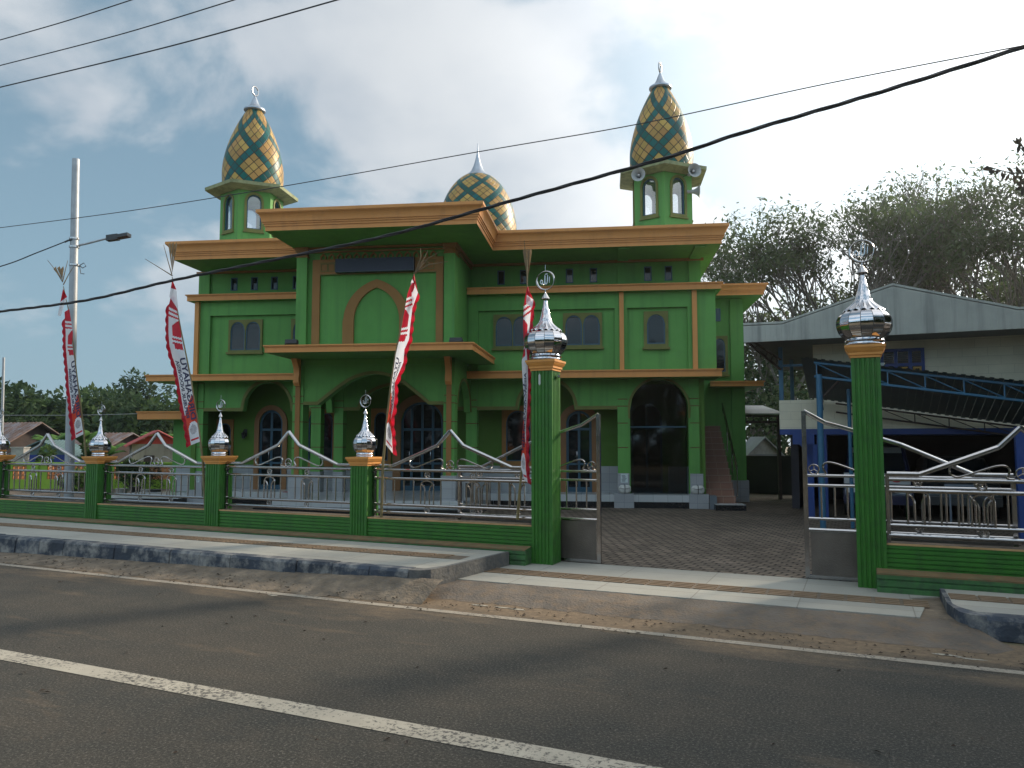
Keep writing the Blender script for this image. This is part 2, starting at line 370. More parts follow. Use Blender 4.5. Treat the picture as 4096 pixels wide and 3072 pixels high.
def domemat(name, NU, NV, power, teal=(0.003, 0.085, 0.075), cream=(0.42, 0.255, 0.070)):
    M = mat(name, cream, 0.38, metal=0.0, var=0.0, spec=0.22, coat=0.0); nt = M.node_tree; N = nt.nodes.new; K = nt.links.new; b = nt.nodes['Principled BSDF']
    b.inputs['Coat Roughness'].default_value = 0.12
    tc = N('ShaderNodeTexCoord'); sp = N('ShaderNodeSeparateXYZ'); K(tc.outputs['UV'], sp.inputs[0])
    def m(op, a, c=None):
        n = N('ShaderNodeMath'); n.operation = op
        for i, x in enumerate((a, c)):
            if x is None: continue
            if isinstance(x, (int, float)): n.inputs[i].default_value = x
            else: K(x, n.inputs[i])
        return n.outputs[0]
    u = m('MULTIPLY', sp.outputs[0], NU); v = m('MULTIPLY', m('POWER', sp.outputs[1], power), NV)
    a = m('ADD', m('ADD', u, v), 200.0); c = m('ADD', m('SUBTRACT', u, v), 200.0)
    ia = m('FLOOR', a); ic = m('FLOOR', c)
    def band(i): return m('LESS_THAN', m('MODULO', i, 4.0), 0.5)
    t = m('MAXIMUM', band(ia), band(ic))
    def edge(x):
        f = m('FRACT', x); return m('MINIMUM', f, m('SUBTRACT', 1.0, f))
    e = m('MINIMUM', edge(a), edge(c)); seam = N('ShaderNodeMapRange'); seam.inputs[1].default_value = 0.03; seam.inputs[2].default_value = 0.075; K(e, seam.inputs[0])
    cb = N('ShaderNodeCombineXYZ'); K(ia, cb.inputs[0]); K(ic, cb.inputs[1]); wn = N('ShaderNodeTexWhiteNoise'); K(cb.outputs[0], wn.inputs['Vector'])
    def hsv(colr, lo, hi, hue):
        h = N('ShaderNodeHueSaturation'); h.inputs['Color'].default_value = (*colr, 1)
        r = N('ShaderNodeMapRange'); r.inputs[3].default_value = lo; r.inputs[4].default_value = hi; K(wn.outputs['Value'], r.inputs[0]); K(r.outputs[0], h.inputs['Value'])
        r2 = N('ShaderNodeMapRange'); r2.inputs[3].default_value = 0.5 - hue; r2.inputs[4].default_value = 0.5 + hue
        s2 = N('ShaderNodeSeparateXYZ'); K(wn.outputs['Color'], s2.inputs[0]); K(s2.outputs[1], r2.inputs[0]); K(r2.outputs[0], h.inputs['Hue']); return h.outputs[0]
    mx = N('ShaderNodeMix'); mx.data_type = 'RGBA'; K(t, mx.inputs[0]); K(hsv(cream, 0.72, 1.08, 0.012), mx.inputs[6]); K(hsv(teal, 0.75, 1.25, 0.02), mx.inputs[7])
    m2 = N('ShaderNodeMix'); m2.data_type = 'RGBA'; K(seam.outputs[0], m2.inputs[0]); m2.inputs[6].default_value = (0.035, 0.025, 0.015, 1); K(mx.outputs[2], m2.inputs[7])
    K(m2.outputs[2], b.inputs['Base Color'])
    bp = N('ShaderNodeBump'); bp.inputs['Strength'].default_value = 0.5; bp.inputs['Distance'].default_value = 0.02; K(seam.outputs[0], bp.inputs['Height']); K(bp.outputs[0], b.inputs['Normal'])
    return M

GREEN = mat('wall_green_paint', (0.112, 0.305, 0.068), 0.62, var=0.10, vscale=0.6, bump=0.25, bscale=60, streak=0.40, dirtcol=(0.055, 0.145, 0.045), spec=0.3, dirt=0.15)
GREEN_SHADED = mat('shaded_wall_green', (0.075, 0.165, 0.022), 0.65, var=0.08, vscale=0.8, bump=0.1, streak=0.15, dirtcol=(0.05, 0.12, 0.03), spec=0.3)  # same wall green, darkened in colour to stand for shade under the arcade
FGREEN = mat('fence_green_paint', (0.034, 0.150, 0.018), 0.42, var=0.10, vscale=2.0, bump=0.10, bscale=40, streak=0.35, dirtcol=(0.022, 0.062, 0.020), dirt=0.32, spec=0.4)
MOSS = mat('weathered_green_plinth', (0.04, 0.13, 0.035), 0.7, var=0.2, vscale=3, bump=0.2, streak=0.6, dirt=0.6, dirtcol=(0.03, 0.05, 0.03))
ORANGE = mat('apricot_trim_paint', (0.60, 0.265, 0.082), 0.6, var=0.06, vscale=1.0, bump=0.06, streak=0.25, dirtcol=(0.30, 0.14, 0.06), spec=0.3)
ORANGE2 = mat('fence_cap_orange_paint', (0.62, 0.27, 0.06), 0.5, var=0.10, vscale=5, bump=0.06, streak=0.2, dirtcol=(0.3, 0.13, 0.03), spec=0.4)
BROWN = mat('ochre_ornament_paint', (0.30, 0.145, 0.045), 0.65, var=0.08, vscale=2, bump=0.08, streak=0.15, dirtcol=(0.16, 0.09, 0.03), spec=0.3)
OLIVE = mat('olive_gold_trim_paint', (0.155, 0.155, 0.04), 0.6, var=0.12, vscale=3, streak=0.15, dirtcol=(0.09, 0.10, 0.03), spec=0.3)
TILE = brickmat('grey_wall_tiles', (0.30, 0.31, 0.32), (0.34, 0.35, 0.36), (0.20, 0.21, 0.23), 0.4, 0.25, 0.006, rough=0.3, axes='xz', bump=0.2, var=0.1, off=0.0, spec=0.5)
FLOORT = brickmat('pale_floor_tiles', (0.42, 0.44, 0.44), (0.46, 0.47, 0.47), (0.25, 0.26, 0.26), 0.4, 0.4, 0.006, rough=0.2, bump=0.1, var=0.08, off=0.0, spec=0.5)
BLACK = mat('black_granite', (0.012, 0.013, 0.015), 0.25, var=0.3, vscale=40, spec=0.5)
STEEL = mat('stainless_steel', (0.42, 0.41, 0.41), 0.18, metal=1.0, var=0.08, vscale=14, rvar=0.07)
CHROME = mat('polished_steel_sheet', (0.52, 0.52, 0.54), 0.06, metal=1.0, var=0.05, vscale=18, bump=0.05, bscale=9, rvar=0.03)
ALU = mat('grey_spire_metal', (0.36, 0.40, 0.45), 0.40, metal=0.7, var=0.1, vscale=6)
DARKSHEET = mat('textured_steel_sheet', (0.17, 0.145, 0.125), 0.38, metal=0.8, var=0.25, vscale=2.2, bump=0.35, bscale=75, rvar=0.1)
GLASS = mat('dark_tinted_glass', (0.006, 0.010, 0.013), 0.05, var=0.3, vscale=0.8, spec=0.42)
BFRAME = mat('dark_blue_frame_paint', (0.020, 0.075, 0.12), 0.45, var=0.1)
NAVY = mat('dark_blue_sign_face', (0.020, 0.027, 0.055), 0.5, var=0.10, vscale=2)
BROWNT = brickmat('brown_stair_tiles', (0.20, 0.105, 0.075), (0.235, 0.125, 0.088), (0.30, 0.20, 0.15), 0.3, 5.0, 0.008, rough=0.4, axes='xz', bump=0.1, var=0.15, off=0.0)
CONC = mat('cast_concrete', (0.30, 0.30, 0.29), 0.85, var=0.18, vscale=2.5, bump=0.3, bscale=70, dirt=0.35, dirtcol=(0.12, 0.11, 0.10))
POLE = mat('galvanised_pole', (0.33, 0.345, 0.36), 0.5, metal=0.45, var=0.18, vscale=3, bump=0.1, streak=0.3, dirtcol=(0.18, 0.18, 0.18))
BLACKP = mat('black_plastic', (0.02, 0.021, 0.023), 0.45, var=0.15)
CABLE = mat('black_cable_sheath', (0.018, 0.019, 0.022), 0.5, var=0.1)
BAMBOO = mat('bamboo', (0.16, 0.125, 0.05), 0.55, var=0.25, vscale=5)
DRY = mat('dried_palm_leaf', (0.20, 0.14, 0.075), 0.8, var=0.3, vscale=8, trans=0.3)
LILAC = mat('grey_horn_enamel', (0.34, 0.35, 0.34), 0.5, var=0.1, vscale=8)
# ------------------------------------------------------------------ ground, road, pavements (street frame)
DIRT = mat('packed_earth', (0.16, 0.12, 0.075), 0.95, var=0.35, vscale=0.5, bump=0.5, bscale=25, dirt=0.6, dirtcol=(0.05, 0.075, 0.025))
ASPH = asphalt()
WHITE = paintmat('worn_white_road_paint', (0.33, 0.30, 0.24), (0.075, 0.068, 0.058), 0.54)
WHITE2 = paintmat('dusty_edge_line_paint', (0.27, 0.235, 0.185), (0.085, 0.075, 0.062), 0.55)
TERR = brickmat('pavement_tiles', (0.29, 0.28, 0.245), (0.335, 0.32, 0.275), (0.22, 0.20, 0.17), 1.2, 0.62, 0.008, rough=0.7, bump=0.25, var=0.16, off=0.0, spec=0.35)
KERB = mat('dark_painted_kerb', (0.040, 0.050, 0.068), 0.8, var=0.35, vscale=1.5, bump=0.9, bscale=16, dirt=0.95, dirtcol=(0.25, 0.24, 0.22))
TACT = mat('brown_tactile_strip', (0.20, 0.13, 0.075), 0.75, var=0.15, vscale=3, bump=0.15, dirt=0.3, dirtcol=(0.22, 0.18, 0.13))
APRON = mat('sandy_concrete_apron', (0.120, 0.098, 0.078), 0.92, var=0.25, vscale=2.0, bump=0.8, bscale=30, dirt=0.7, dirtcol=(0.17, 0.115, 0.07))
KEND = mat('weathered_kerb_end', (0.13, 0.125, 0.115), 0.85, var=0.25, vscale=3, bump=0.8, bscale=20, dirt=0.7, dirtcol=(0.07, 0.075, 0.085))
SAND = mat('roadside_sand', (0.165, 0.125, 0.085), 0.95, var=0.45, vscale=4.5, bump=1.0, bscale=26, dirt=0.7, dirtcol=(0.115, 0.095, 0.075))
PAVER = brickmat('interlocking_pavers', (0.120, 0.098, 0.078), (0.20, 0.16, 0.125), (0.016, 0.013, 0.011), 0.24, 0.125, 0.017, rough=0.9, bump=0.9, var=0.28, spec=0.2, wob=0.035, rot=R(17.5))

def plane(x0, x1, y0, y1, z, nx=1, ny=1):
    m = MB()
    for i in range(nx):
        for j in range(ny):
            a = x0 + (x1 - x0) * i / nx; b = x0 + (x1 - x0) * (i + 1) / nx; c = y0 + (y1 - y0) * j / ny; d = y0 + (y1 - y0) * (j + 1) / ny
            m.poly([(a, c, z), (b, c, z), (b, d, z), (a, d, z)])
    return m
struct(plane(-240, 240, -240, 240, -0.03), 'ground', DIRT, FF)
struct(plane(-160, 120, -9.4, -2.0, 0.0), 'road', ASPH, FF)
mk = MB()
for (a, b) in ((-160, 120),): mk.poly([(a, -3.10, .004), (b, -3.10, .004), (b, -2.98, .004), (a, -2.98, .004)])
struct(mk, 'road_edge_line', WHITE2, FF)
# centre line: dashes
rnd = random.Random(3)
mk = MB(); mk.poly([(-7.9, -6.43, .004), (3.2, -6.43, .004), (3.2, -6.21, .004), (-7.9, -6.21, .004)])
for a in (-22, -36, -50): mk.poly([(a, -6.43, .004), (a + 9, -6.43, .004), (a + 9, -6.21, .004), (a, -6.21, .004)])
struct(mk, 'road_centre_line', WHITE, FF)
# chalky paint scraps beside the edge line
mk = MB()
for (x, y, w) in ((1090, 2382, .26), (1490, 2376, .30), (1560, 2381, .2), (1920, 2422, .30), (2020, 2432, .34), (2070, 2438, .28), (3790, 2622, .3), (3890, 2638, .32)):
    d = ray(x, y); t = -H / d.z; p = CP + d * t; u = (p - FF.O).dot(FF.u); v = (p - FF.O).dot(FF.v)
    n = 9; pts = []
    for i in range(n):
        a = 2 * math.pi * i / n; k = rnd.uniform(.5, 1.0); pts.append((u + w * .5 * k * math.cos(a), v + .035 * k * math.sin(a), .0045))
    mk.poly(pts)
struct(mk, 'road_paint_remnants', WHITE, FF)
# raised pavements with kerbs
TDARK = mat('tactile_groove', (.125, .092, .062), .85, var=.2, vscale=4, dirt=.4, dirtcol=(.2, .17, .13))
def pavement(name, u0, u1, cut):
    top = .30 if cut == 'r' else .205; m = MB(); rr = random.Random(11)
    x0 = -2.27 if cut == 'r' else -1.72
    # slab
    if cut == 'r': base = [(u0, x0 + .16), (u1 - .24, x0 + .16), (u1 - .081, x0 + .45), (u1 - .001, -1.2), (u1 + .109, -.28), (u0, -.28)]
    else: base = [(u0 + .25, x0 + .16), (u1, x0 + .16), (u1, -.28), (u0 + .051, -.28), (u0 + .051, -1.2), (u0 + .081, x0 + .40)]
    m.prism(base, -.02, top, 'z')
    o = struct(m, name, TERR, FF)
    KE = KEND if cut == 'r' else KERB  # right end takes the dark kerb colour for the black shadow on its side
    k = MB(); du = (u1 - .35 - u0) / max(1, round((u1 - u0) / .62)) if cut == 'r' else (u1 - u0 - .3) / max(1, round((u1 - u0) / .62))
    s = u0 if cut == 'r' else u0 + .3
    for i in range(max(1, round((u1 - u0) / .62))):
        a = s + du * i; b = a + du - .012; j = rr.uniform(-.012, .012); h = top + .006 + rr.uniform(-.006, .006)
        f = x0 - .05 + j; bt = f - .035
        k.prism([(f - .03, -.02), (f, h - .04), (f + .03, h), (x0 + .157, h), (x0 + .157, -.02)], a, b, 'x')
    ks = MB()
    # rounded end of the kerb
    if cut == 'r':
        e = [(u1 - .35, x0 - .05), (u1 - .20, x0 - .02), (u1 - .10, x0 + .10), (u1 - .02, x0 + .45), (u1 + .06, -1.2), (u1 + .16, -.28), (u1 + .11, -.28), (u1 + .0, -1.2), (u1 - .08, x0 + .45), (u1 - .22, x0 + .155), (u1 - .35, x0 + .155)]
    else:
        e = [(u0 + .30, x0 - .05), (u0 + .16, x0 - .02), (u0 + .07, x0 + .10), (u0 + .02, x0 + .40), (u0 + .0, -1.2), (u0 + .0, -.28), (u0 + .05, -.28), (u0 + .05, -1.2), (u0 + .08, x0 + .40), (u0 + .20, x0 + .155), (u0 + .30, x0 + .155)]
    ks.prism(e, -.02, top + .004, 'z')
    struct(k, 'kerb', KERB, FF); struct(ks, 'kerb_end', KE, FF)
    t = MB()
    n = int((u1 - u0) / .3); tb = MB(); yb = -1.28 if cut == 'r' else -.94; tb.box(u0 + .1 if cut == 'l' else u0, u1 - .16 if cut == 'r' else u1, yb, yb + .335, top - .01, top + .002); struct(tb, 'tactile_base', TDARK, FF)
    for i in range(n):
        a = u0 + .05 + i * .3
        for q in range(4):
            y = (-1.27 if cut == 'r' else -.93) + q * .088; lo = a + .01; hi = a + .28
            if cut == 'r' and hi > u1 - .12: continue
            if cut == 'l' and lo < u0 + .05: continue
            t.box(lo, hi, y, y + .045, top + .001, top + .014)
    struct(t, 'tactile_paving', TACT, FF)
pavement('pavement', -60, -.76, 'r')
pavement('pavement', 5.13, 30, 'l')
# low pavement in the gateway
m = MB(); m.prism([(-1.25, -1.62), (4.84, -1.56), (4.92, -1.0), (4.80, -.45), (5.12, -.26), (5.12, .40), (-1.25, .40)], -.02, .10, 'z'); struct(m, 'gateway_pavement', TERR, FF)
t = MB()
for i in range(20):
    a = -1.0 + i * .3
    for q in range(4): t.box(a + .015, a + .275, -.98 + q * .10, -.93 + q * .10, .101, .112)
struct(t, 'tactile_paving', TACT, FF)
t = MB()
t.box(-1.0, 4.86, -.985, -.575, .099, .1015)
struct(t, 'tactile_base', TDARK, FF)
m = MB(); rr = random.Random(5)
NX = 60
top = [(-1.35 + 6.62 * i / NX, -1.60 + rr.uniform(-.02, .02), .096 + rr.uniform(-.008, .004)) for i in range(NX + 1)]
mid = [(-1.25 + 6.50 * i / NX, -2.05 + rr.uniform(-.03, .03), .06 + .05 * max(0, 1 - i / 8) + rr.uniform(-.012, .012)) for i in range(NX + 1)]
bot = [(-1.15 + 6.55 * i / NX, -2.45 + rr.uniform(-.05, .05), .002) for i in range(NX + 1)]
for A, B in ((top, mid), (mid, bot)):
    for i in range(NX): m.poly([B[i], B[i + 1], A[i + 1], A[i]])
m.poly([(-1.35, -1.6, .096), (-1.25, -2.05, .06), (-1.15, -2.45, .002), (-1.4, -2.0, -.02)]); m.poly([(5.27, -1.6, .09), (5.25, -2.05, .055), (5.40, -2.45, .001), (5.6, -2.2, .0)])
struct(m, 'gateway_apron', APRON, FF, sharp=60)
m = MB(); m.prism([(4.6, -1.58), (5.4, -1.58), (5.4, .30), (4.6, .30)], -.02, .088, 'z'); struct(m, 'dirt_patch', SAND, FF)
# sand and concrete wash banked against the kerb
m = MB(); rr = random.Random(21); NX = 90
rows = []
for (v_, f) in ((-2.92, 0.0), (-2.62, .45), (-2.40, .9), (-2.28, 1.0)):
    row = []
    for i in range(NX + 1):
        u = -14 + 13.4 * i / NX; h = .03 + .11 * max(0, min(1, (u + 10) / 6.5)) + .06 * max(0, min(1, (u + 3) / 1.5)); row.append((u, v_ + (rr.uniform(-.10, .10) if f == 0 else 0), .003 + f * h + (rr.uniform(-.006, .008) if f else 0)))
    rows.append(row)
for A, B in zip(rows[:-1], rows[1:]):
    for i in range(NX): m.poly([A[i], A[i + 1], B[i + 1], B[i]])
struct(m, 'road_shoulder', SAND, FF, sharp=60)
# courtyard
m = plane(-60, 45, .38, 60, .10, 8, 8); struct(m, 'courtyard', PAVER, FF)
m = MB(); m.box(-60, 45, -.24, .38, -.02, .096); struct(m, 'fence_footing', CONC, FF)

# ------------------------------------------------------------------ mosque (u along facade, v back, z up)
MO = thing('mosque', 'green two storey mosque with apricot cornices, patterned domes and an arched porch', 'mosque', FB, (0, 0, 0))
def rnd_arch(a, b, zs, zt, p=2.0):
    c = (a + b) / 2; h = (b - a) / 2
    return lambda u: zs + (zt - zs) * max(0.0, 1 - abs((u - c) / h) ** p) ** (1 / p)
def ogee(a, b, zs, zt):
    c = (a + b) / 2; h = (b - a) / 2
    def f(u):
        t = min(1.0, abs(u - c) / h)
        return zs + (zt - zs) * (1 - t ** 2.2) ** 0.62 * (1 - 0.10 * math.sin(t * math.pi) * 0) if t < 1 else zs
    return f
def curve_pts(a, b, fn, n=28):
    return [(a + (b - a) * (0.5 - 0.5 * math.cos(math.pi * i / n)), fn(a + (b - a) * (0.5 - 0.5 * math.cos(math.pi * i / n)))) for i in range(n + 1)]
def offset(pts, d, closed=False):
    out = []; n = len(pts)
    for i in range(n):
        a = pts[i - 1] if (i > 0 or closed) else pts[i]; b = pts[(i + 1) % n] if (i < n - 1 or closed) else pts[i]
        tx, tz = b[0] - a[0], b[1] - a[1]; l = math.hypot(tx, tz) or 1
        out.append((pts[i][0] - tz / l * d, pts[i][1] + tx / l * d))
    return out

ZS = 7.14    # soffit of the main roof
# --- ground storey: plinth and floors
m = MB(); m.box(-13.0, 2.35, -.06, 6, .02, .46); m.box(-9.05, -4.05, -2.9, -.06, .02, .46)
m.build('floor_slab', FLOORT, MO)
m = MB(); m.box(-3.69, 2.38, -.105, -.062, .02, .27); m.build('skirting', BLACK, MO); m = MB(); m.box(-13.05, -9.41, -.105, -.062, .02, .27); m.build('skirting', BLACK, MO)
m = MB(); m.box(-9.4, -3.7, -3.25, -2.902, .02, .28); m.box(-4.048, -3.7, -2.902, -.11, .02, .28); m.box(-9.4, -9.052, -2.902, -.11, .02, .28)
m.build('front_step', BLACK, MO)
m = MB(); m.box(-12.9, 2.3, -.36, -.352, .285, .455); m = None
# --- recessed ground wall with openings
door_w = [(-1.67, -.91, .46, rnd_arch(-1.67, -.91, 2.50, 2.86)), (-6.72, -5.40, .46, rnd_arch(-6.72, -5.40, 2.55, 3.15)), (-11.27, -10.50, .46, rnd_arch(-11.27, -10.5, 2.5, 2.93))]
win_w = [(-3.47, -2.73, 1.36, rnd_arch(-3.47, -2.73, 2.52, 2.87)), (-7.56, -7.12, 1.36, rnd_arch(-7.56, -7.12, 2.6, 2.84)),
         (-9.66, -9.29, 1.36, rnd_arch(-9.66, -9.29, 2.62, 2.82)), (-9.25, -8.88, 1.36, rnd_arch(-9.25, -8.88, 2.62, 2.82)), (-12.60, -12.2, 1.36, rnd_arch(-12.6, -12.2, 2.3, 2.52)),
         (.25, 1.15, .46, rnd_arch(.25, 1.15, 2.6, 3.05))]
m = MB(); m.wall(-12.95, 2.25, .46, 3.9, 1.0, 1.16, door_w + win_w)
m.build('ground_floor_wall', GREEN_SHADED, MO)
m = MB()
segs = [(-12.95, -11.42), (-10.35, -6.95), (-5.2, -1.87), (-.71, .10), (1.30, 2.25)]
for a, b in segs: m = MB(); m.box(a, b, .982, 1.0, .46, 1.22); m.build('tile_dado', TILE, MO)
m = MB(); m.box(-12.95, -12.8, -.05, 1.0, .46, 3.9); m.build('end_wall', GREEN_SHADED, MO)
m = MB(); m.box(2.1, 2.25, -.0, 1.0, .46, 3.9); m.build('end_wall', GREEN_SHADED, MO)
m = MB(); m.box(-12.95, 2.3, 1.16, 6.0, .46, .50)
m.build('inner_floor', GREEN_SHADED, MO)
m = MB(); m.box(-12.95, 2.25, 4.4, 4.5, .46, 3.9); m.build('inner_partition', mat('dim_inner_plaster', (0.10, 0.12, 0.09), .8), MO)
def door(a, b, zt, spring, fw=.18, frm=ORANGE, leaf=2):
    # orange surround, blue leaves, dark glass
    fn = rnd_arch(a, b, spring, zt)
    c = (a + b) / 2
    inn = [(a, .46)] + curve_pts(a, b, fn) + [(b, .46)]
    fo = rnd_arch(a - fw, b + fw, spring, zt + fw); out = [(a - fw, .46)] + curve_pts(a - fw, b + fw, fo) + [(b + fw, .46)]
    m = MB(); m.ribbon(inn, out, .94, 1.02); D = m.build('door', frm, MO)
    m = MB()
    fi = rnd_arch(a + .07, b - .07, spring, zt - .07); i2 = [(a + .07, .46)] + curve_pts(a + .07, b - .07, fi) + [(b - .07, .46)]
    m.ribbon(i2, [(a, .46)] + curve_pts(a, b, fn) + [(b, .46)], 1.02, 1.08)
    n = leaf
    for i in range(1, n): x = a + (b - a) * i / n; m.box(x - .035, x + .035, 1.02, 1.08, .46, fn(x) - .02)
    m.box(a, b, 1.021, 1.079, 2.28, 2.35); m.box(a, b, 1.021, 1.079, .46, .60)
    m.box(a, b, 1.022, 1.078, 1.25, 1.31)
    m.build('door_leaf', BFRAME, D)
    m = MB(); pts = [(a, .46)] + curve_pts(a, b, fn) + [(b, .46)]
    m.prism(pts, 1.05, 1.056, 'y'); m.build('pane', GLASS, D)
    m = MB()
    for i in range(n - 1):
        x = a + (b - a) * (i + 1) / n
        m.tube([(x - .06, 1.0, 1.25), (x - .06, .985, 1.3), (x - .06, .985, 1.6), (x - .06, 1.0, 1.65)], .012, 6)
    if n > 1: m.build('door_handle', STEEL, D)
DOORO = mat('brown_orange_door_surround', (.23, .105, .035), .6, var=.1, vscale=2)
door(-1.67, -.91, 2.86, 2.5, .2, DOORO); door(-6.72, -5.40, 3.15, 2.55, .24, DOORO, 4); door(-11.27, -10.5, 2.93, 2.5, .15, DOORO)
def window(parts, outer, v, depth=.05, frm=OLIVE, sill=True, edge=BFRAME, muntin=False):
    # parts: list of (a,b,z0,spring,top); outer (a,b,z0,z1)
    m = MB(); ops = [(a, b, z0, rnd_arch(a, b, sp, zt)) for (a, b, z0, sp, zt) in parts]
    oa, ob, oz0, oz1 = outer
    m.wall(oa, ob, oz0, oz1 - .12, v - depth, v, [(a, b, z0, (lambda f: lambda u: min(f(u), oz1 - .121))(fn)) for (a, b, z0, fn) in ops])
    # rounded shoulders on top
    r = (ob - oa) / 2 if len(parts) == 1 else min(.38, (ob - oa) / 3)
    top = [(oa, oz1 - .12 - 0), (oa + .05, oz1 - .07), (oa + .13, oz1 - .02), (oa + .22, oz1), (ob - .22, oz1), (ob - .13, oz1 - .02), (ob - .05, oz1 - .07), (ob, oz1 - .12)]
    m.wall(oa + .0, ob - .0, oz1 - .12, oz1 - .0, v - depth, v, [(a, b, oz1 - .12, (lambda f: lambda u: max(min(f(u), oz1 - .02), oz1 - .1199))(fn)) for (a, b, z0, fn) in ops])
    Wn = m.build('window', frm, MO)
    if sill:
        m = MB(); m.box(oa - .04, ob + .04, v - depth - .05, v, oz0 - .06, oz0); m.build('sill', frm, Wn)
    m = MB()
    for (a, b, z0, sp, zt) in parts:
        f1 = rnd_arch(a, b, sp, zt); f2 = rnd_arch(a + .035, b - .035, sp, zt - .035)
        m.ribbon([(b - .035, z0 + .035), (a + .035, z0 + .035)] + curve_pts(a + .035, b - .035, f2), [(b, z0), (a, z0)] + curve_pts(a, b, f1), v - depth * .6, v - .004, closed=True)
    m.build('inner_frame', edge, Wn)
    m = MB()
    for (a, b, z0, sp, zt) in parts: m.prism([(a, z0)] + curve_pts(a, b, rnd_arch(a, b, sp, zt)) + [(b, z0)], v - .016, v - .006, 'y')
    m.build('pane', GLASS, Wn)
# recessed ground floor windows (orange frames)
window([(-3.47, -2.73, 1.36, 2.52, 2.87)], (-3.60, -2.60, 1.24, 3.02), 1.0, .05, BROWN)
window([(-7.56, -7.12, 1.36, 2.6, 2.84)], (-7.66, -7.02, 1.24, 2.96), 1.0, .05, BROWN)
window([(-9.66, -9.29, 1.36, 2.62, 2.82), (-9.25, -8.88, 1.36, 2.62, 2.82)], (-9.76, -8.78, 1.24, 2.94), 1.0, .05, BROWN)
window([(-12.60, -12.2, 1.36, 2.3, 2.52)], (-12.68, -12.12, 1.26, 2.64), 1.0, .05, BROWN)
# large glazed screen in the right bay
m = MB(); m.ribbon([(.25, .46)] + curve_pts(.25, 1.15, rnd_arch(.25, 1.15, 2.6, 3.05)) + [(1.15, .46)], [(.10, .46)] + curve_pts(.10, 1.30, rnd_arch(.10, 1.30, 2.6, 3.2)) + [(1.30, .46)], .95, 1.02)
D = m.build('door', GREEN_SHADED, MO)
m = MB(); m.prism([(.25, .46)] + curve_pts(.25, 1.15, rnd_arch(.25, 1.15, 2.6, 3.05)) + [(1.15, .46)], 1.05, 1.056, 'y'); m.build('pane', GLASS, D)
m = MB(); m.box(.25, .31, 1.02, 1.08, .46, 2.7); m.box(1.09, 1.15, 1.02, 1.08, .46, 2.7); m.box(.67, .73, 1.02, 1.08, .46, 3.0); m.box(.25, 1.15, 1.021, 1.079, .46, .6); m.box(.25, 1.15, 1.021, 1.079, 2.3, 2.37); m.build('door_leaf', BFRAME, D)
def smoky():
    M = bpy.data.materials.new('smoky_see_through_glass'); M.use_nodes = True; nt = M.node_tree; nt.nodes.clear(); N = nt.nodes.new; K = nt.links.new
    o = N('ShaderNodeOutputMaterial'); t = N('ShaderNodeBsdfTransparent'); t.inputs[0].default_value = (.42, .47, .48, 1); g = N('ShaderNodeBsdfGlossy'); g.inputs['Roughness'].default_value = .04; x = N('ShaderNodeMixShader')
    tc = N('ShaderNodeTexCoord'); nz = N('ShaderNodeTexNoise'); nz.inputs['Scale'].default_value = 1.5; K(tc.outputs['Object'], nz.inputs['Vector']); mr = N('ShaderNodeMapRange'); mr.inputs[3].default_value = .02; mr.inputs[4].default_value = .06; K(nz.outputs[0], mr.inputs[0]); K(mr.outputs[0], x.inputs[0])
    K(t.outputs[0], x.inputs[1]); K(g.outputs[0], x.inputs[2]); K(x.outputs[0], o.inputs[0]); return M
# glass sheet across the right bay
m = MB(); m.box(.19, 1.80, .52, .528, .46, 3.6); m.build('glass_screen', smoky(), MO)
m = MB(); m.box(.19, 1.8, .51, .54, 2.35, 2.39); m.build('screen_frame', BFRAME, MO)

# --- arcade wall at v=0 with mushroom arches, ground storey
def mush(a, b, z, zt): return (a, b, .46, rnd_arch(a, b, z, zt))
LINT = 2.86
AR = [(-12.61, -9.2, -11.34, -9.85, 3.72), (-8.21, -4.52, -7.70, -5.1, 3.62), (-4.2, -.16, -2.99, -1.37, 3.70)]
for (a, b, c, d, zt) in AR:
    m = MB(); trim = MB()
    f = rnd_arch(c, d, LINT, zt, 2.1)
    def F(u, c=c, d=d, f=f): return f(u) if c < u < d else LINT
    for (p, q, s) in ((a, c, 1), (c, d, 26), (d, b, 1)):
        m.wall(p, q, LINT if s == 1 else LINT, 3.9, .03, .22, [] if s == 1 else [(p, q, LINT, f)], seg=24)
    pts = [(a, LINT), (c, LINT)] + curve_pts(c, d, f)[1:-1] + [(d, LINT), (b, LINT)]
    pts = [(a, LINT), (c - .02, LINT)] + [(x, z) for x, z in curve_pts(c, d, f)[1:-1]] + [(d + .02, LINT), (b, LINT)]
    up = [(a, LINT + .10), (c - .10, LINT + .10)] + [(x, z) for x, z in curve_pts(c - .09, d + .09, rnd_arch(c - .09, d + .09, LINT, zt + .09, 2.1))[1:-1]] + [(d + .10, LINT + .10), (b, LINT + .10)]
    trim.ribbon(pts, up, -.0, .035)
    m.build('arcade_wall', GREEN, MO); trim.build('arch_trim', OLIVE, MO)
m = MB(); trim = MB()
f = rnd_arch(.19, 1.82, 2.83, 3.70, 2.0)
m.wall(.14, 1.84, .47, 3.9, .03, .22, [(.19, 1.81, .47, f)], seg=26)
ip = [(.19, 2.6)] + curve_pts(.19, 1.81, f) + [(1.81, 2.6)]
trim.ribbon(ip, [(.14, 2.6)] + curve_pts(.12, 1.88, rnd_arch(.12, 1.88, 2.83, 3.77)) + [(1.86, 2.6)], .0, .035)
m.build('arcade_wall', GREEN, MO); trim.build('arch_trim', OLIVE, MO)

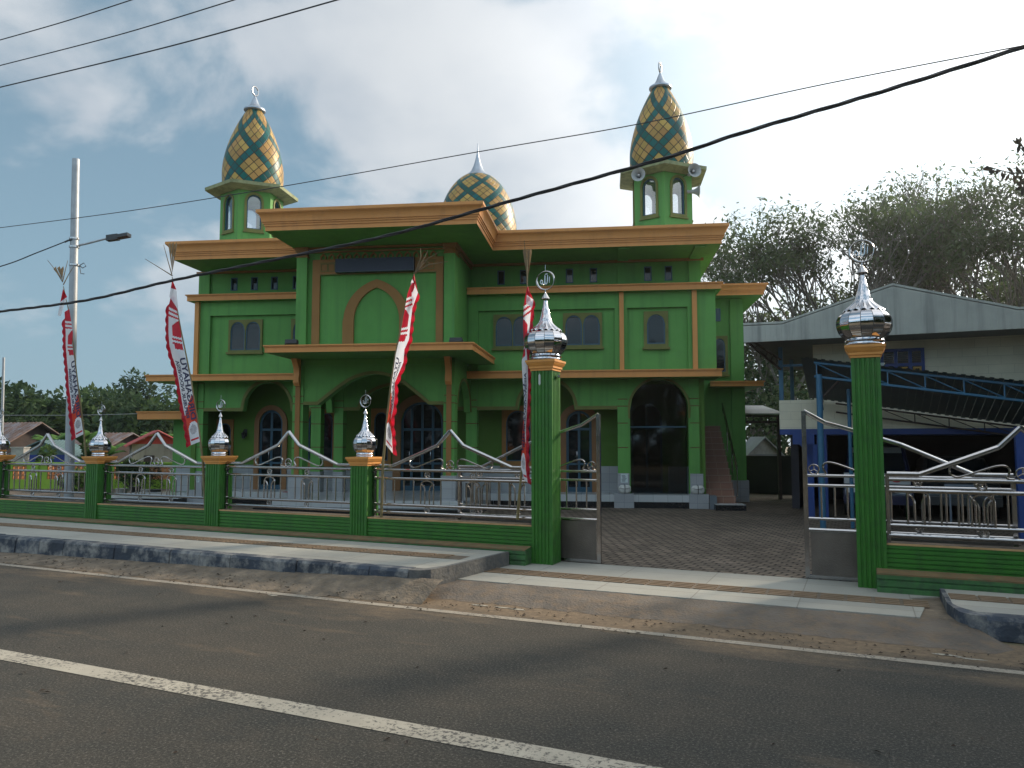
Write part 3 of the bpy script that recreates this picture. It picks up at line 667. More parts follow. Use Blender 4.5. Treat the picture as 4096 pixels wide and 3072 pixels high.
# --- columns
def column(u0, u1, v0, v1, ztop, strip=None, base=True, plinth=None, strips_side=False, dado=None):
    js = [1.06, 1.78, 2.47, 2.95, 3.15]; js = [j for j in js if j < ztop - .1] + [ztop]
    m = MB()
    for a, b in zip(js[:-1], js[1:]): m.box(u0, u1, v0, v1, a + (.012 if a > 1.06 else 0), b - .012)
    Cc = m.build('column', GREEN, MO)
    m = MB(); m.box(u0 + .012, u1 - .012, v0 + .012, v1 - .012, 1.06, ztop); m.build('joint', mat('joint_brown', (0.16, 0.05, 0.02), .8) if 'joint_brown' not in bpy.data.materials else bpy.data.materials['joint_brown'], Cc)
    if base: m = MB(); m.box(u0 - .012, u1 + .012, v0 - .012, v1 + .012, .46, 1.055); m.build('tiled_base', TILE, Cc)
    if plinth:
        a, b, c = plinth; m = MB(); m.box(a, b, c, v0 + .1, .06, .50); m.build('plinth_block', TILE, Cc)
    if strip:
        m = MB(); m.box(strip[0], strip[1], v0 - .03, v0, 1.06, ztop); m.build('strip', BROWN, Cc)
    return Cc
column(-.16, .14, 0, .30, 3.72, plinth=(-.28, .27, -.12)); column(1.84, 2.17, 0, .30, 3.72, plinth=(1.78, 2.31, -.12))
column(-12.91, -12.61, 0, .3, 3.72, plinth=(-13.0, -12.45, -.12)); column(-4.52, -4.2, 0, .3, 3.9); column(-8.49, -8.21, 0, .3, 3.9); column(-9.2, -8.9, 0, .3, 3.9)
column(-8.72, -8.43, -2.5, -2.1, 4.12, strip=(-8.64, -8.51)); column(-4.65, -4.36, -2.5, -2.1, 4.12, strip=(-4.57, -4.44))
# --- porch ground storey: front beam with the wide arch, side beams
PA = [(-8.43, 2.92), (-8.03, 2.92), (-7.62, 3.24), (-7.2, 3.53), (-6.84, 3.67), (-6.53, 3.715), (-6.2, 3.67), (-5.84, 3.53), (-5.42, 3.22), (-5.05, 2.91), (-4.65, 2.91)]
def smooth(pts, n=6):
    out = []
    for i in range(len(pts) - 1):
        p0 = pts[max(0, i - 1)]; p1 = pts[i]; p2 = pts[i + 1]; p3 = pts[min(len(pts) - 1, i + 2)]
        for k in range(n):
            t = k / n; out.append(tuple(.5 * ((2 * p1[j]) + (-p0[j] + p2[j]) * t + (2 * p0[j] - 5 * p1[j] + 4 * p2[j] - p3[j]) * t * t + (-p0[j] + 3 * p1[j] - 3 * p2[j] + p3[j]) * t ** 3) for j in range(len(p1))))
    out.append(pts[-1]); return out
PAs = [PA[0]] + smooth(PA[1:-1], 6) + [PA[-1]]
def interp(pts):
    def f(u):
        for (a, za), (b, zb) in zip(pts[:-1], pts[1:]):
            if a <= u <= b: return za + (zb - za) * (u - a) / max(1e-6, b - a)
        return pts[-1][1]
    return f
m = MB(); fpa = interp(PAs); m.wall(-8.43, -4.65, 2.85, 4.12, -2.46, -2.20, [(-8.4299, -4.6501, 2.85, lambda u: max(2.851, fpa(u)))], seg=60)
for s, (ua, ub) in ((0, (-8.68, -8.50)), (1, (-4.56, -4.38))):
    fs = rnd_arch(-1.98, -.12, 2.80, 3.62, 2.0)
    m.wall(-2.1, .0, 2.80, 4.12, ua, ub, [(-1.98, -.12, 2.80, fs)], seg=20, axis='v')
m.box(-8.72, -4.36, -2.50, -2.44, 3.96, 4.12)
m.build('porch_beam', GREEN, MO)
m = MB(); m.ribbon(PAs, offset(PAs, .085), -2.50, -2.455)
fs = rnd_arch(-1.98, -.12, 2.80, 3.62, 2.0)
pt = curve_pts(-1.98, -.12, fs); po = curve_pts(-2.06, -.04, rnd_arch(-2.06, -.04, 2.8, 3.70, 2.0))
for i in range(len(pt) - 1):
    a, b, c, d = pt[i], pt[i + 1], po[i + 1], po[i]
    m.poly([(-4.375, a[0], a[1]), (-4.375, b[0], b[1]), (-4.35, c[0], c[1]), (-4.35, d[0], d[1])]); m.poly([(-4.35, d[0], d[1]), (-4.35, c[0], c[1]), (-4.382, c[0], c[1]), (-4.382, d[0], d[1])])
m.build('porch_arch_trim', OLIVE, MO)
m = MB(); m.box(-8.5, -4.56, -2.2, 1.0, 3.96, 4.0); m.build('porch_ceiling', GREEN_SHADED, MO)
m = MB(); m.box(-12.8, 2.1, .22, 1.0, 3.80, 3.85); m.build('arcade_ceiling', GREEN_SHADED, MO)
# --- porch canopy
def fascia_profile(z0, z1, cap=.035): return [(0, z0), (0, z1 - .055), (.015, z1 - .055), (.015, z1 - .035), (cap, z1 - .03), (cap, z1), (-.15, z1)]
m = MB(); m.sweep([(-3.60, -.62), (-3.60, -4.2), (-8.74, -4.2), (-8.74, -.62)], fascia_profile(4.12, 4.30)); Cn = m.build('porch_canopy', ORANGE, MO)
m = MB(); m.box(-8.73, -3.61, -4.19, -.5, 4.123, 4.24); m.build('soffit', GREEN, Cn)
for (a, b) in ((-8.64, -8.51), (-4.57, -4.44)):
    m = MB(); pr = [(-2.53, 3.42), (-2.60, 3.42), (-2.67, 3.50), (-2.68, 3.62), (-2.64, 3.72), (-2.66, 3.86), (-2.74, 4.0), (-2.84, 4.12), (-2.53, 4.12)]
    m.prism(pr, a - .01, b + .01, 'x'); m.build('bracket', ORANGE, Cn)
# --- lower band around the wings
def right_path(v, ur, ul, back=8.0): return [(ur, back), (ur, v), (ul, v)]
m = MB(); m.sweep([(2.65, .9), (2.65, -.65), (-4.38, -.65)], fascia_profile(3.72, 3.93)); m.build('lower_band', ORANGE, MO); m = MB(); m.sweep([(-8.66, -.65), (-14.1, -.65), (-14.1, .9)], fascia_profile(3.74, 3.93)); m.build('lower_band', ORANGE, MO)
m = MB(); m.box(-4.4, 2.645, -.645, .9, 3.723, 3.90); m.build('lower_slab', GREEN, MO); m = MB(); m.box(-14.09, -8.6, -.645, .9, 3.743, 3.90); m.build('lower_slab', GREEN, MO)
# --- upper storey boxes
def upper(u0, u1, recs):
    m = MB(); m.box(u0, u1, -.36, 0.0, 3.90, 6.14)
    m.build('upper_wall', GREEN, MO)
    m = MB(); m.wall(u0, u1, 3.93, 6.14, -.46, -.362, [(a, b, 3.93, (lambda zt: lambda u: zt)(zt)) for a, b, zt in recs], seg=1)
    m.build('upper_wall_frame', GREEN, MO)
upper(-4.38, 2.54, [(-4.1, -.22, 5.68), (.12, 1.78, 5.68)]); upper(-12.70, -8.66, [(-12.22, -8.9, 5.70)])
for (a, b) in ((-.09, .03), (1.90, 2.03), (-12.67, -12.54)):
    m = MB(); m.box(a, b, -.55, -.46, 3.935, 6.14); m.build('pilaster_strip', ORANGE, MO)
m = MB(); m.sweep([(2.68, 1.0), (2.68, -.68), (-4.38, -.68)], fascia_profile(6.12, 6.31, .045)); m.build('upper_band', ORANGE, MO); m = MB(); m.sweep([(-8.66, -.68), (-12.85, -.68), (-12.85, 1.0)], fascia_profile(6.12, 6.31, .045)); m.build('upper_band', ORANGE, MO)
m = MB(); m.box(-4.4, 2.675, -.675, 1.0, 6.123, 6.28); m.build('upper_slab', GREEN, MO); m = MB(); m.box(-12.845, -8.6, -.675, 1.0, 6.123, 6.28); m.build('upper_slab', GREEN, MO)
VV = -.362
for (a, b) in ((-3.66, -2.55), (-1.67, -.57), (-11.66, -10.60)):
    c = (a + b) / 2; window([(a + .065, c - .012, 4.66, 5.24, 5.51), (c + .012, b - .065, 4.66, 5.24, 5.51)], (a, b, 4.60, 5.575), VV)
window([(-9.645, -9.13, 4.66, 5.24, 5.51), (-9.10, -8.72, 4.66, 5.24, 5.51)], (-9.71, -8.67, 4.59, 5.57), VV)
window([(.67, 1.17, 4.66, 5.22, 5.49)], (.585, 1.255, 4.57, 5.58), VV)
# --- clerestory storey
cw = [-3.5, -2.84, -1.50, -.81, .74, 1.32, -11.75, -11.10, -10.46, -9.77]
m = MB(); cl = sorted(cw)
m.wall(-12.85, 2.2, 6.2, ZS, .05, .25, [(c - .105, c + .105, 6.55, lambda u: 6.95) for c in cl if c < -9], seg=1) if False else None
m.wall(-12.85, -8.5, 6.2, ZS, .05, .25, [(c - .105, c + .105, 6.55, lambda u: 6.95) for c in cl if c < -9], seg=1)
m.build('clerestory_wall', GREEN, MO); m = MB()
m.wall(-4.5, 2.2, 6.2, ZS, .05, .25, [(c - .105, c + .105, 6.53, lambda u: 6.95) for c in cl if c > -9], seg=1)
m.build('clerestory_wall', GREEN, MO)
m = MB(); m.box(2.05, 2.19, .25, 8, 6.2, ZS); m.build('end_wall', GREEN, MO)
m = MB(); m.box(-12.84, -12.7, .25, 8, 6.2, ZS); m.build('end_wall', GREEN, MO)
for (a, b) in ((-12.86, -12.51), (-.13, .19), (1.88, 2.21)):
    m = MB(); m.box(a, b, -.03, .05, 6.28, 7.08); m.build('pilaster', GREEN, MO)
m = MB()
m.box(-12.93, -8.6, -.06, .05, 7.08, ZS - .002); m.build('eave_moulding', BROWN, MO); m = MB(); m.box(-4.4, 2.28, -.06, .05, 7.08, ZS - .002)
m.box(-.2, .26, -.09, -.06, 7.06, ZS - .003); m.box(1.81, 2.29, -.09, -.06, 7.06, ZS - .003)
m.build('eave_moulding', BROWN, MO)
for c in cw:
    m = MB(); z0, z1 = (6.53, 6.95) if c > -9 else (6.55, 6.95)
    m.ribbon([(c + .08, z0 + .025), (c - .08, z0 + .025), (c - .08, z1 - .025), (c + .08, z1 - .025)], [(c + .107, z0), (c - .107, z0), (c - .107, z1), (c + .107, z1)], .035, .12, closed=True)
    Wn = m.build('small_window', BFRAME, MO); m = MB(); m.box(c - .1, c + .1, .10, .11, z0, z1); m.build('pane', GLASS, Wn)
# --- main roof
m = MB(); m.box(-12.75, 2.56, -1.59, 8.5, ZS, 7.55); m.box(-8.79, -3.51, -4.19, -1.59, ZS + .001, 7.551); m.build('roof_slab', GREEN, MO)
corn = [(0, ZS), (0, 7.245), (.022, 7.25), (.022, 7.30), (.045, 7.305), (.045, 7.345), (.07, 7.35), (.075, 7.39), (.085, 7.44), (.105, 7.49), (.135, 7.53), (.16, 7.55), (.16, 7.56), (.175, 7.565), (.175, 7.64), (-.1, 7.645)]
m = MB(); m.sweep([(2.57, 8.5), (2.57, -1.6), (-3.50, -1.6), (-3.50, -4.2), (-8.80, -4.2), (-8.80, -1.6), (-12.76, -1.6), (-12.76, 8.5)], corn); m.build('cornice', ORANGE, MO)
m = MB(); m.box(-12.7, 2.5, -1.4, 8.4, 7.551, 7.60); m.box(-8.7, -3.6, -4.1, -1.4, 7.552, 7.601); m.build('roof_deck', CONC, MO)
# soffit beams
m = MB()
for u in (-.12, 1.9): m.box(u, u + .3, -1.5, .05, 7.10, ZS - .001); m.build('soffit_beam', GREEN, MO); m = MB()
m.box(-9.05, -8.8, -1.5, 0, 7.10, ZS - .001)
m.build('soffit_beam', GREEN, MO)
# --- porch upper storey
m = MB(); m.box(-8.58, -4.46, -2.40, -2.2, 4.24, ZS - .001); m.box(-4.6, -4.40, -2.44, .0, 4.24, ZS - .0015); m.box(-8.64, -8.45, -2.44, 0, 4.24, ZS - .0015)
m.build('porch_upper_wall', GREEN, MO)
for (a, b) in ((-8.68, -8.39), (-4.65, -4.37)):
    m = MB(); m.box(a, b, -2.52, -2.0 if b > -5 else -2.3, 4.30, 6.88); P_ = m.build('pilaster', GREEN, MO)
    m = MB(); m.box(a - .02, b + .02, -2.54, -1.98 if b > -5 else -2.3, 6.87, 6.90); m.box(a - .03, b + .03, -2.55, -1.97 if b > -5 else -2.3, 7.02, 7.075); m.box(a - .05, b + .05, -2.57, -1.95 if b > -5 else -2.3, 7.075, ZS - .003)
    m.box(a + .005, b - .005, -2.525, -2.0, 6.90, 7.02)
    # leaf ornament
    for q in range(3):
        c = a + (b - a) * (q + .5) / 3; m.prism([(c - .04, 6.91), (c, 6.90), (c + .04, 6.91), (c + .045, 6.97), (c, 7.01), (c - .045, 6.97)], -2.545, -2.525, 'y')
    m.build('capital', BROWN, P_)
m = MB(); m.box(-8.39, -4.65, -2.50, -2.40, 7.09, ZS - .002); m.box(-8.39, -4.65, -2.47, -2.40, 7.0, 7.035)
m.box(-4.37, -4.30, -2.55, .0, 7.09, ZS - .002); m.box(-4.395, -4.34, -1.97, .0, 6.99, 7.03)
m.build('porch_moulding', BROWN, MO)
m = MB(); m.box(-8.26, -8.05, -2.455, -2.40, 4.30, 6.79); m.box(-4.88, -4.69, -2.455, -2.40, 4.30, 6.79); m.box(-8.05, -4.88, -2.453, -2.40, 6.40, 6.79)
Pn = m.build('ornament_frame', BROWN, MO)
m = MB()
for i in range(14):
    a = -8.06 + i * .232; c = a + .085
    # pointed niche outline
    inn = [(c - .05, 6.80), (c - .05, 6.88), (c, 6.935), (c + .05, 6.88), (c + .05, 6.80)]; out = [(c - .085, 6.80), (c - .085, 6.90), (c, 6.985), (c + .085, 6.90), (c + .085, 6.80)]
    m.ribbon(inn, out, -2.452, -2.40)
m.box(-8.26, -4.69, -2.448, -2.40, 6.79, 6.812)
m.build('niche_frieze', BROWN, MO)
m = MB()
for a in (-8.03, -7.83, -5.33, -5.12):
    s = .19; m.ribbon([(a + .015, 6.50), (a + s - .015, 6.50), (a + s - .015, 6.68), (a + .015, 6.68)], [(a, 6.485), (a + s, 6.485), (a + s, 6.695), (a, 6.695)], -2.465, -2.453, closed=True)
m.box(-8.05, -4.88, -2.468, -2.45, 6.39, 6.41); m.box(-8.05, -7.6, -2.465, -2.45, 6.71, 6.725); m.box(-5.4, -4.88, -2.465, -2.45, 6.71, 6.725)
m.build('square_moulding', OLIVE, MO)
# blind arch on the porch front
oa = [(-7.42, 4.30), (-7.42, 5.13), (-7.37, 5.13)] ; 
def pointed(a, b, zs, zt, n=16):
    c = (a + b) / 2; h = (b - a) / 2; L_ = []
    for i in range(n + 1):
        t = i / n; L_.append((a + h * (1 - math.cos(t * math.pi / 2)) , zs + (zt - zs) * (math.sin(t * math.pi / 2) ** .95)))
    R_ = 1.38 * h; fm = math.acos((R_ - h) / R_); L_ = [(a + R_ - R_ * math.cos(fm * i / n), zs + (zt - zs) * math.sin(fm * i / n) / math.sin(fm)) for i in range(n + 1)]
    return L_ + [(2 * c - x, z) for x, z in reversed(L_[:-1])]
inn = [(-7.10, 4.30), (-7.10, 5.13)] + pointed(-7.10, -5.86, 5.14, 6.02)[1:-1] + [(-5.86, 5.13), (-5.86, 4.30)]
out = [(-7.40, 4.30), (-7.40, 5.13)] + pointed(-7.38, -5.58, 5.14, 6.24)[1:-1] + [(-5.56, 5.13), (-5.56, 4.30)]
m = MB(); m.ribbon(inn, out, -2.47, -2.40); m.build('blind_arch', BROWN, MO)
# --- minarets
def hexpts(cx, cy, r, rot=0): return [(cx + r * math.sin(R(60 * k) + rot), cy - r * math.cos(R(60 * k) + rot)) for k in range(6)]
DOME_S = domemat('minaret_dome_panels', 20, 8.6, 0.92); DOME_L = domemat('main_dome_panels', 28, 13.0, 0.95)
def clear_glass():
    M = bpy.data.materials.new('thin_clear_glass'); M.use_nodes = True; nt = M.node_tree; nt.nodes.clear(); N = nt.nodes.new; K = nt.links.new
    o = N('ShaderNodeOutputMaterial'); t = N('ShaderNodeBsdfTransparent'); t.inputs[0].default_value = (.86, .9, .92, 1); g = N('ShaderNodeBsdfGlossy'); g.inputs['Roughness'].default_value = .03; x = N('ShaderNodeMixShader'); x.inputs[0].default_value = .22
    tc = N('ShaderNodeTexCoord'); nz = N('ShaderNodeTexNoise'); nz.inputs['Scale'].default_value = 3; K(tc.outputs['Object'], nz.inputs['Vector']); mr = N('ShaderNodeMapRange'); mr.inputs[3].default_value = .15; mr.inputs[4].default_value = .30; K(nz.outputs[0], mr.inputs[0]); K(mr.outputs[0], x.inputs[0])
    K(t.outputs[0], x.inputs[1]); K(g.outputs[0], x.inputs[2]); K(x.outputs[0], o.inputs[0]); return M
CLEARG = clear_glass()
def minaret(cx, cy):
    z0, z1 = 7.60, 9.80; r = .955; hp = hexpts(cx, cy, r); side = r
    TW = MB(); fr_ = MB(); gl = MB(); inner = MB()
    for k in range(6):
        A = Vector(hp[k]); B = Vector(hp[(k + 1) % 6]); d = (B - A).normalized(); nrm = Vector((d.y, -d.x))
        w = (B - A).length; c = w / 2; hw = .215
        loc = MB(); f = rnd_arch(c - hw, c + hw, 9.38, 9.60)
        loc.wall(0, w, z0, z1, 0, .12, [(c - hw, c + hw, 8.52, f)], seg=12)
        lf = MB(); f2 = rnd_arch(c - hw - .07, c + hw + .07, 9.38, 9.68)
        i_ = [(c + hw - .0, 8.52), (c - hw, 8.52)] + curve_pts(c - hw, c + hw, f, 16); o_ = [(c + hw + .07, 8.44), (c - hw - .07, 8.44)] + curve_pts(c - hw - .07, c + hw + .07, f2, 16)
        lf.ribbon(i_, o_, -.03, .0, closed=True)
        lf.box(c - hw - .10, c + hw + .10, -.05, -.0, 8.40, 8.44)
        lb = MB(); f3 = rnd_arch(c - hw + .03, c + hw - .03, 9.38, 9.57)
        lb.ribbon([(c + hw - .03, 8.55), (c - hw + .03, 8.55)] + curve_pts(c - hw + .03, c + hw - .03, f3, 16), [(c + hw, 8.52), (c - hw, 8.52)] + curve_pts(c - hw, c + hw, f, 16), .02, .10, closed=True)
        for src, dst in ((loc, TW), (lf, fr_), (lb, inner)):
            i0 = len(dst.v)
            for (u, v, z) in src.v:
                p = A + d * u - nrm * v; dst.v.append((p.x, p.y, z))
            for q in src.f: dst.face([i0 + x for x in q])
    TW.prism(hexpts(cx, cy, r - .13), 9.70, 9.8, 'z'); TW.prism(hexpts(cx, cy, r - .13), 7.6, 8.45, 'z')
    T = TW.build('minaret', GREEN, MO)
    for k in range(6):
        A = Vector(hp[k]); B = Vector(hp[(k + 1) % 6]); d = (B - A).normalized(); nrm = Vector((d.y, -d.x)); c = (B - A).length / 2; g_ = MB()
        pl_ = [(c + .2, 8.54), (c - .2, 8.54)] + curve_pts(c - .2, c + .2, rnd_arch(c - .2, c + .2, 9.36, 9.57), 16)
        g_.poly([tuple((A + d * u - nrm * .06)) + (z,) for u, z in pl_]); g_.build('glass', CLEARG, T, sharp=0)
    fr_.build('window_surround', OLIVE, T); inner.build('window_frame', BFRAME, T)
    m = MB(); e = 1.42
    for k in range(6): pass
    a = hexpts(cx, cy, e); b = hexpts(cx, cy, e + .01); c0 = hexpts(cx, cy, r + .03)
    ia = [m.vert((p[0], p[1], 9.80)) for p in a]; ib = [m.vert((p[0], p[1], 9.90)) for p in b]; ic = [m.vert((p[0], p[1], 9.72)) for p in c0]
    for k in range(6):
        j = (k + 1) % 6; m.face((ia[k], ia[j], ib[j], ib[k])); m.face((ic[k], ic[j], ia[j], ia[k]))
    m.face(ib); m.build('balcony_eave', mat('eave_stained', (0.26, 0.28, 0.14), .75, var=.2, vscale=2, dirt=.6, dirtcol=(.10, .12, .05), streak=.3) if 'eave_stained' not in bpy.data.materials else bpy.data.materials['eave_stained'], T)
    prof = []
    for i in range(33):
        t = i / 32; z = 9.90 + 2.72 * t
        rr = .915 + .03 * math.sin(min(1, t / .22) * math.pi * .5) if t < .22 else .945 * (1 - ((t - .22) / .78) ** 1.75 * .745)
        prof.append((rr, z))
    m = MB(); m.lathe(prof, 48, cx, cy, uv=True); D = m.build('minaret_dome', DOME_S, T, sharp=60)
    m = MB(); m.lathe([(.27, 12.58), (.31, 12.59), (.34, 12.62), (.34, 12.66), (.30, 12.69), (.20, 12.75), (.13, 12.86), (.08, 12.99), (.035, 13.10), (.02, 13.13), (.012, 13.16), (0, 13.165)], 24, cx, cy); m.build('spire', ALU, T)
    m = MB(); m.tube([(cx + 0.0, cy + .13 * math.cos(t), 13.29 + .15 * math.sin(t)) if False else (cx + .13 * math.cos(t) * .35, cy + .13 * math.cos(t) * .94, 13.29 + .15 * math.sin(t)) for t in [2 * math.pi * i / 28 for i in range(28)]], .022, 8, closed=True); m.build('finial_ring', STEEL, T)
    return T
minaret(1.24, 1.0); minaret(-11.70, 1.0)
# --- main dome
cx, cy = -5.22, 6.0
m = MB(); m.prism([(cx + 1.62 * math.cos(R(22.5 + 45 * k)), cy + 1.62 * math.sin(R(22.5 + 45 * k))) for k in range(8)], 7.6, 8.85, 'z'); Dr = m.build('dome_drum', ORANGE, MO)
prof = []
for i in range(41):
    t = i / 40; a = -0.30 + t * 1.50
    z = 9.62 + 2.42 * math.sin(a) if a > 0 else 9.62 + 1.6 * math.sin(a) * 1.6
    rr = 1.49 * math.cos(a) ** (.98 if a > 0 else 1)
    prof.append((rr, z))
m = MB(); m.lathe([p for p in prof if p[1] < 11.9], 72, cx, cy, uv=True); m.build('main_dome', DOME_L, MO, sharp=60)
m = MB(); m.lathe([(.44, 11.78), (.49, 11.80), (.50, 11.90), (.47, 11.93), (.34, 12.02), (.24, 12.14), (.15, 12.35), (.08, 12.6), (.03, 12.85), (.012, 13.2), (0, 13.22)], 32, cx, cy); m.build('dome_spire', ALU, MO)

# --- rear annex on the right with its own cornice, and the outside stair
AV = 2.6
m = MB(); m.box(2.2, 3.78, AV, 9, .1, 6.45); m.build('rear_annex_wall', GREEN, MO)
m = MB(); m.box(3.40, 3.80, AV - .07, AV, .75, 3.62); m.box(3.40, 3.80, AV - .07, AV, 3.8, 6.40); m.build('pilaster', GREEN, MO)
m = MB(); m.box(3.30, 3.86, AV - .12, AV + .2, .1, .75); m.build('tiled_base', TILE, MO)
m = MB(); m.sweep([(4.32, 9), (4.32, AV - .65), (2.45, AV - .65)], [(x, z - 7.14 + 6.42) for x, z in [(q[0] * .7, 7.14 + (q[1] - 7.14) * .68) for q in corn]]); m.build('annex_cornice', ORANGE, MO)
m = MB(); m.box(2.4, 4.31, AV - .64, 9, 6.423, 6.6); m.build('annex_roof', GREEN, MO)
m = MB(); m.sweep([(4.28, 9), (4.28, AV - .55), (2.7, AV - .55)], fascia_profile(3.63, 3.79)); m.build('annex_band', ORANGE, MO)
m = MB(); m.box(2.7, 4.27, AV - .54, 9, 3.633, 3.75); m.build('annex_slab', GREEN, MO)
window([(2.90, 3.24, 4.12, 4.95, 5.17)], (2.80, 3.32, 4.03, 5.25), AV - .001, .04)
m = MB(); m.box(2.95, 3.12, AV - .03, AV - .001, 5.72, 6.12); m.build('small_window', BFRAME, MO)
# stair
m = MB(); N = 20; v0, v1, zb, zt = -.08, 4.7, .26, 3.86
for i in range(N):
    va = v0 + (v1 - v0) * i / N; zz = zb + (zt - zb) * (i + 1) / N
    if va < AV + 2.2: m.box(2.26, 3.04, va, v1 if True else va + .3, zz - (zt - zb) / N - (0 if i else .1), zz - .0)
St = m.build('staircase', BROWNT, MO)
m = MB(); 
for i in range(N):
    va = v0 + (v1 - v0) * i / N; zz = zb + (zt - zb) * (i + 1) / N
    m.box(2.26, 3.05, va - .02, va + .03, zz, zz + .012)
m.build('stair_nosing', mat('pale_nosing', (.33, .24, .19), .5), St)
m = MB(); m.box(2.42, 3.22, -.62, -.115, .02, .25); m.build('bottom_step', BLACK, St)
m = MB(); m.box(2.43, 3.21, -.60, -.12, .25, .262); m.build('step_top', FLOORT, St)
m = MB(); sl = (zt - zb) / (v1 - v0)
def sp_(v, h): return (3.12, v, zb + (v - v0) * sl + h)
m.tube([sp_(.1, .85), sp_(3.0, .85)], .024, 8); m.tube([sp_(3.2, .85), sp_(4.4, .85)], .024, 8)
for v in (.12, .95, 1.75, 2.9, 3.3, 4.2): m.tube([sp_(v, 0), sp_(v, .85)], .016, 6)
for k in range(5):
    a = .2 + k * .55; m.tube([sp_(a, .68), sp_(a + .42, .68)], .014, 6)
m.build('stair_railing', STEEL, St)
# --- left rear annex
m = MB(); m.box(-14.75, -12.96, 2.0, 9, .1, 2.68); m.build('rear_annex_wall', GREEN, MO)
m = MB(); m.sweep([(-12.97, 1.3), (-15.6, 1.3), (-15.6, 9)], fascia_profile(2.66, 2.92)); m.build('annex_band', ORANGE, MO)
m = MB(); m.box(-15.59, -12.97, 1.305, 9, 2.663, 2.88); m.build('annex_slab', GREEN, MO)
m = MB(); m.box(-15.8, -12.98, -.6, 2.3, .02, .27); m.build('side_platform', BLACK, MO)
m = MB(); m.box(-15.78, -12.99, -.58, 2.3, .27, .285); m.build('platform_top', FLOORT, MO)
m = MB(); m.box(-14.6, -13.0, 1.97, 2.0, .3, 1.15); m.build('tile_dado', TILE, MO)
# low tiled parapet and seat wall by the porch
for (a, b, c, d, e) in ((-8.78, -8.36, -2.56, -2.04, 1.08), (-4.70, -4.31, -2.56, -2.04, 1.08)): m = MB(); m.box(a, b, c, d, .46, e); m.build('tiled_base', TILE, MO)
m = MB(); m.prism([(-2.3, .46), (-1.2, .46), (-1.2, .78), (-1.7, 1.0), (-2.3, 1.0)], -4.30, -4.12, 'x'); m.build('side_parapet', TILE, MO)

# ------------------------------------------------------------------ things fixed on or standing at the mosque
def onB(name, mb, mats, label, cat, at, group=None): return solo(mb, name, mats, label, cat, FB, at, group)
m = MB(); m.box(-7.56, -5.45, -2.62, -2.475, 6.43, 6.77); sg = thing('sign_board', 'blank dark blue sign box fixed high on the porch front', 'sign', FB, (-6.5, -2.5, 6.43)); m.build('sign_box', NAVY, sg)
m = MB(); m.ribbon([(-7.545, 6.445), (-5.465, 6.445), (-5.465, 6.755), (-7.545, 6.755)], [(-7.57, 6.42), (-5.44, 6.42), (-5.44, 6.78), (-7.57, 6.78)], -2.63, -2.47, closed=True); m.build('sign_rim', mat('dark_sign_rim', (.03, .036, .05), .35, metal=.4), sg)
def horn(at, az, tilt, label):
    t = thing('horn_loudspeaker', label, 'loudspeaker', FB, at, 'horn loudspeakers on the right minaret')
    d = Vector((math.sin(R(az)) * math.cos(R(tilt)), -math.cos(R(az)) * math.cos(R(tilt)), math.sin(R(tilt)))); q = d.to_track_quat('Z', 'Y').to_matrix()
    def tr(mb):
        mb.v = [tuple(Vector(at) + q @ Vector(p)) for p in mb.v]; return mb
    S = .80
    pr = [(.055, -.06), (.06, 0), (.075, .10), (.11, .19), (.17, .27), (.245, .33), (.25, .335), (.235, .325), (.16, .262), (.10, .18), (.065, .09), (.04, 0), (0, 0)]
    m = tr(MB().lathe([(a * S, b * S) for a, b in pr], 24)); m.build('horn', LILAC, t)
    m = tr(MB().lathe([(a * S, b * S) for a, b in [(0, -.17), (.06, -.17), (.07, -.15), (.07, -.06), (0, -.06)]], 16)); m.build('driver', LILAC, t)
    m = tr(MB().lathe([(a * S, b * S) for a, b in [(.02, .0), (.03, .18), (.045, .24), (.03, .27), (0, .28)]], 12)); m.build('phase_plug', mat('pale_plug', (.5, .48, .47), .4) if 'pale_plug' not in bpy.data.materials else bpy.data.materials['pale_plug'], t)
    m = MB(); m.tube([(at[0], at[1], at[2]), (at[0] + (1.24 - at[0]) * .3, at[1] + (1.0 - at[1]) * .3, at[2] - .02)], .018, 6); m.build('bracket', STEEL, t)
horn((.55, .12, 9.60), -12, 0, 'round horn loudspeaker facing the street at the left corner of the right minaret')
horn((2.00, .12, 9.66), 18, 0, 'round horn loudspeaker facing the street at the right corner of the right minaret')
horn((2.02, .45, 9.22), 80, -2, 'horn loudspeaker seen from the side, pointing right below the other two')
def flood(at, label):
    t = thing('floodlight', label, 'floodlight', FB, at, 'black floodlights on the porch canopy')
    x, y, z = at; m = MB(); m.prism([(y - .06, z + .05), (y + .05, z + .03), (y + .07, z + .12), (y - .05, z + .15)], x - .15, x + .15, 'x'); m.build('lamp_body', BLACKP, t)
    m = MB(); m.box(x - .17, x - .155, y - .02, y + .02, z, z + .1); m.box(x + .155, x + .17, y - .02, y + .02, z, z + .1); m.box(x - .17, x + .17, y - .02, y + .02, z, z + .01); m.build('bracket', BLACKP, t)
flood((-8.12, -4.05, 4.30), 'flat black floodlight on the left end of the porch canopy'); flood((-4.05, -3.9, 4.30), 'flat black floodlight on the right end of the porch canopy')
PAPER = mat('notice_paper', (.55, .62, .62), .6, var=.05)
INK = mat('dark_print', (.08, .10, .11), .7)
def notice(at, w, h, label, cols=1):
    t = thing('notice', label, 'notice', FB, at, None); x, y, z = at
    m = MB(); m.box(x, x + w, y - .008, y, z, z + h); m.build('sheet', PAPER, t)
    m = MB(); rr = random.Random(int(x * 50))
    for i in range(7):
        zz = z + h * (.12 + .11 * i); a = x + w * rr.uniform(.1, .25); m.box(a, x + w * rr.uniform(.6, .9), y - .011, y - .0085, zz, zz + .012)
    m.build('print', INK, t)
notice((-.09, -.013, .80), .20, .25, 'white printed notice on the tiled base of the column nearest the gate')
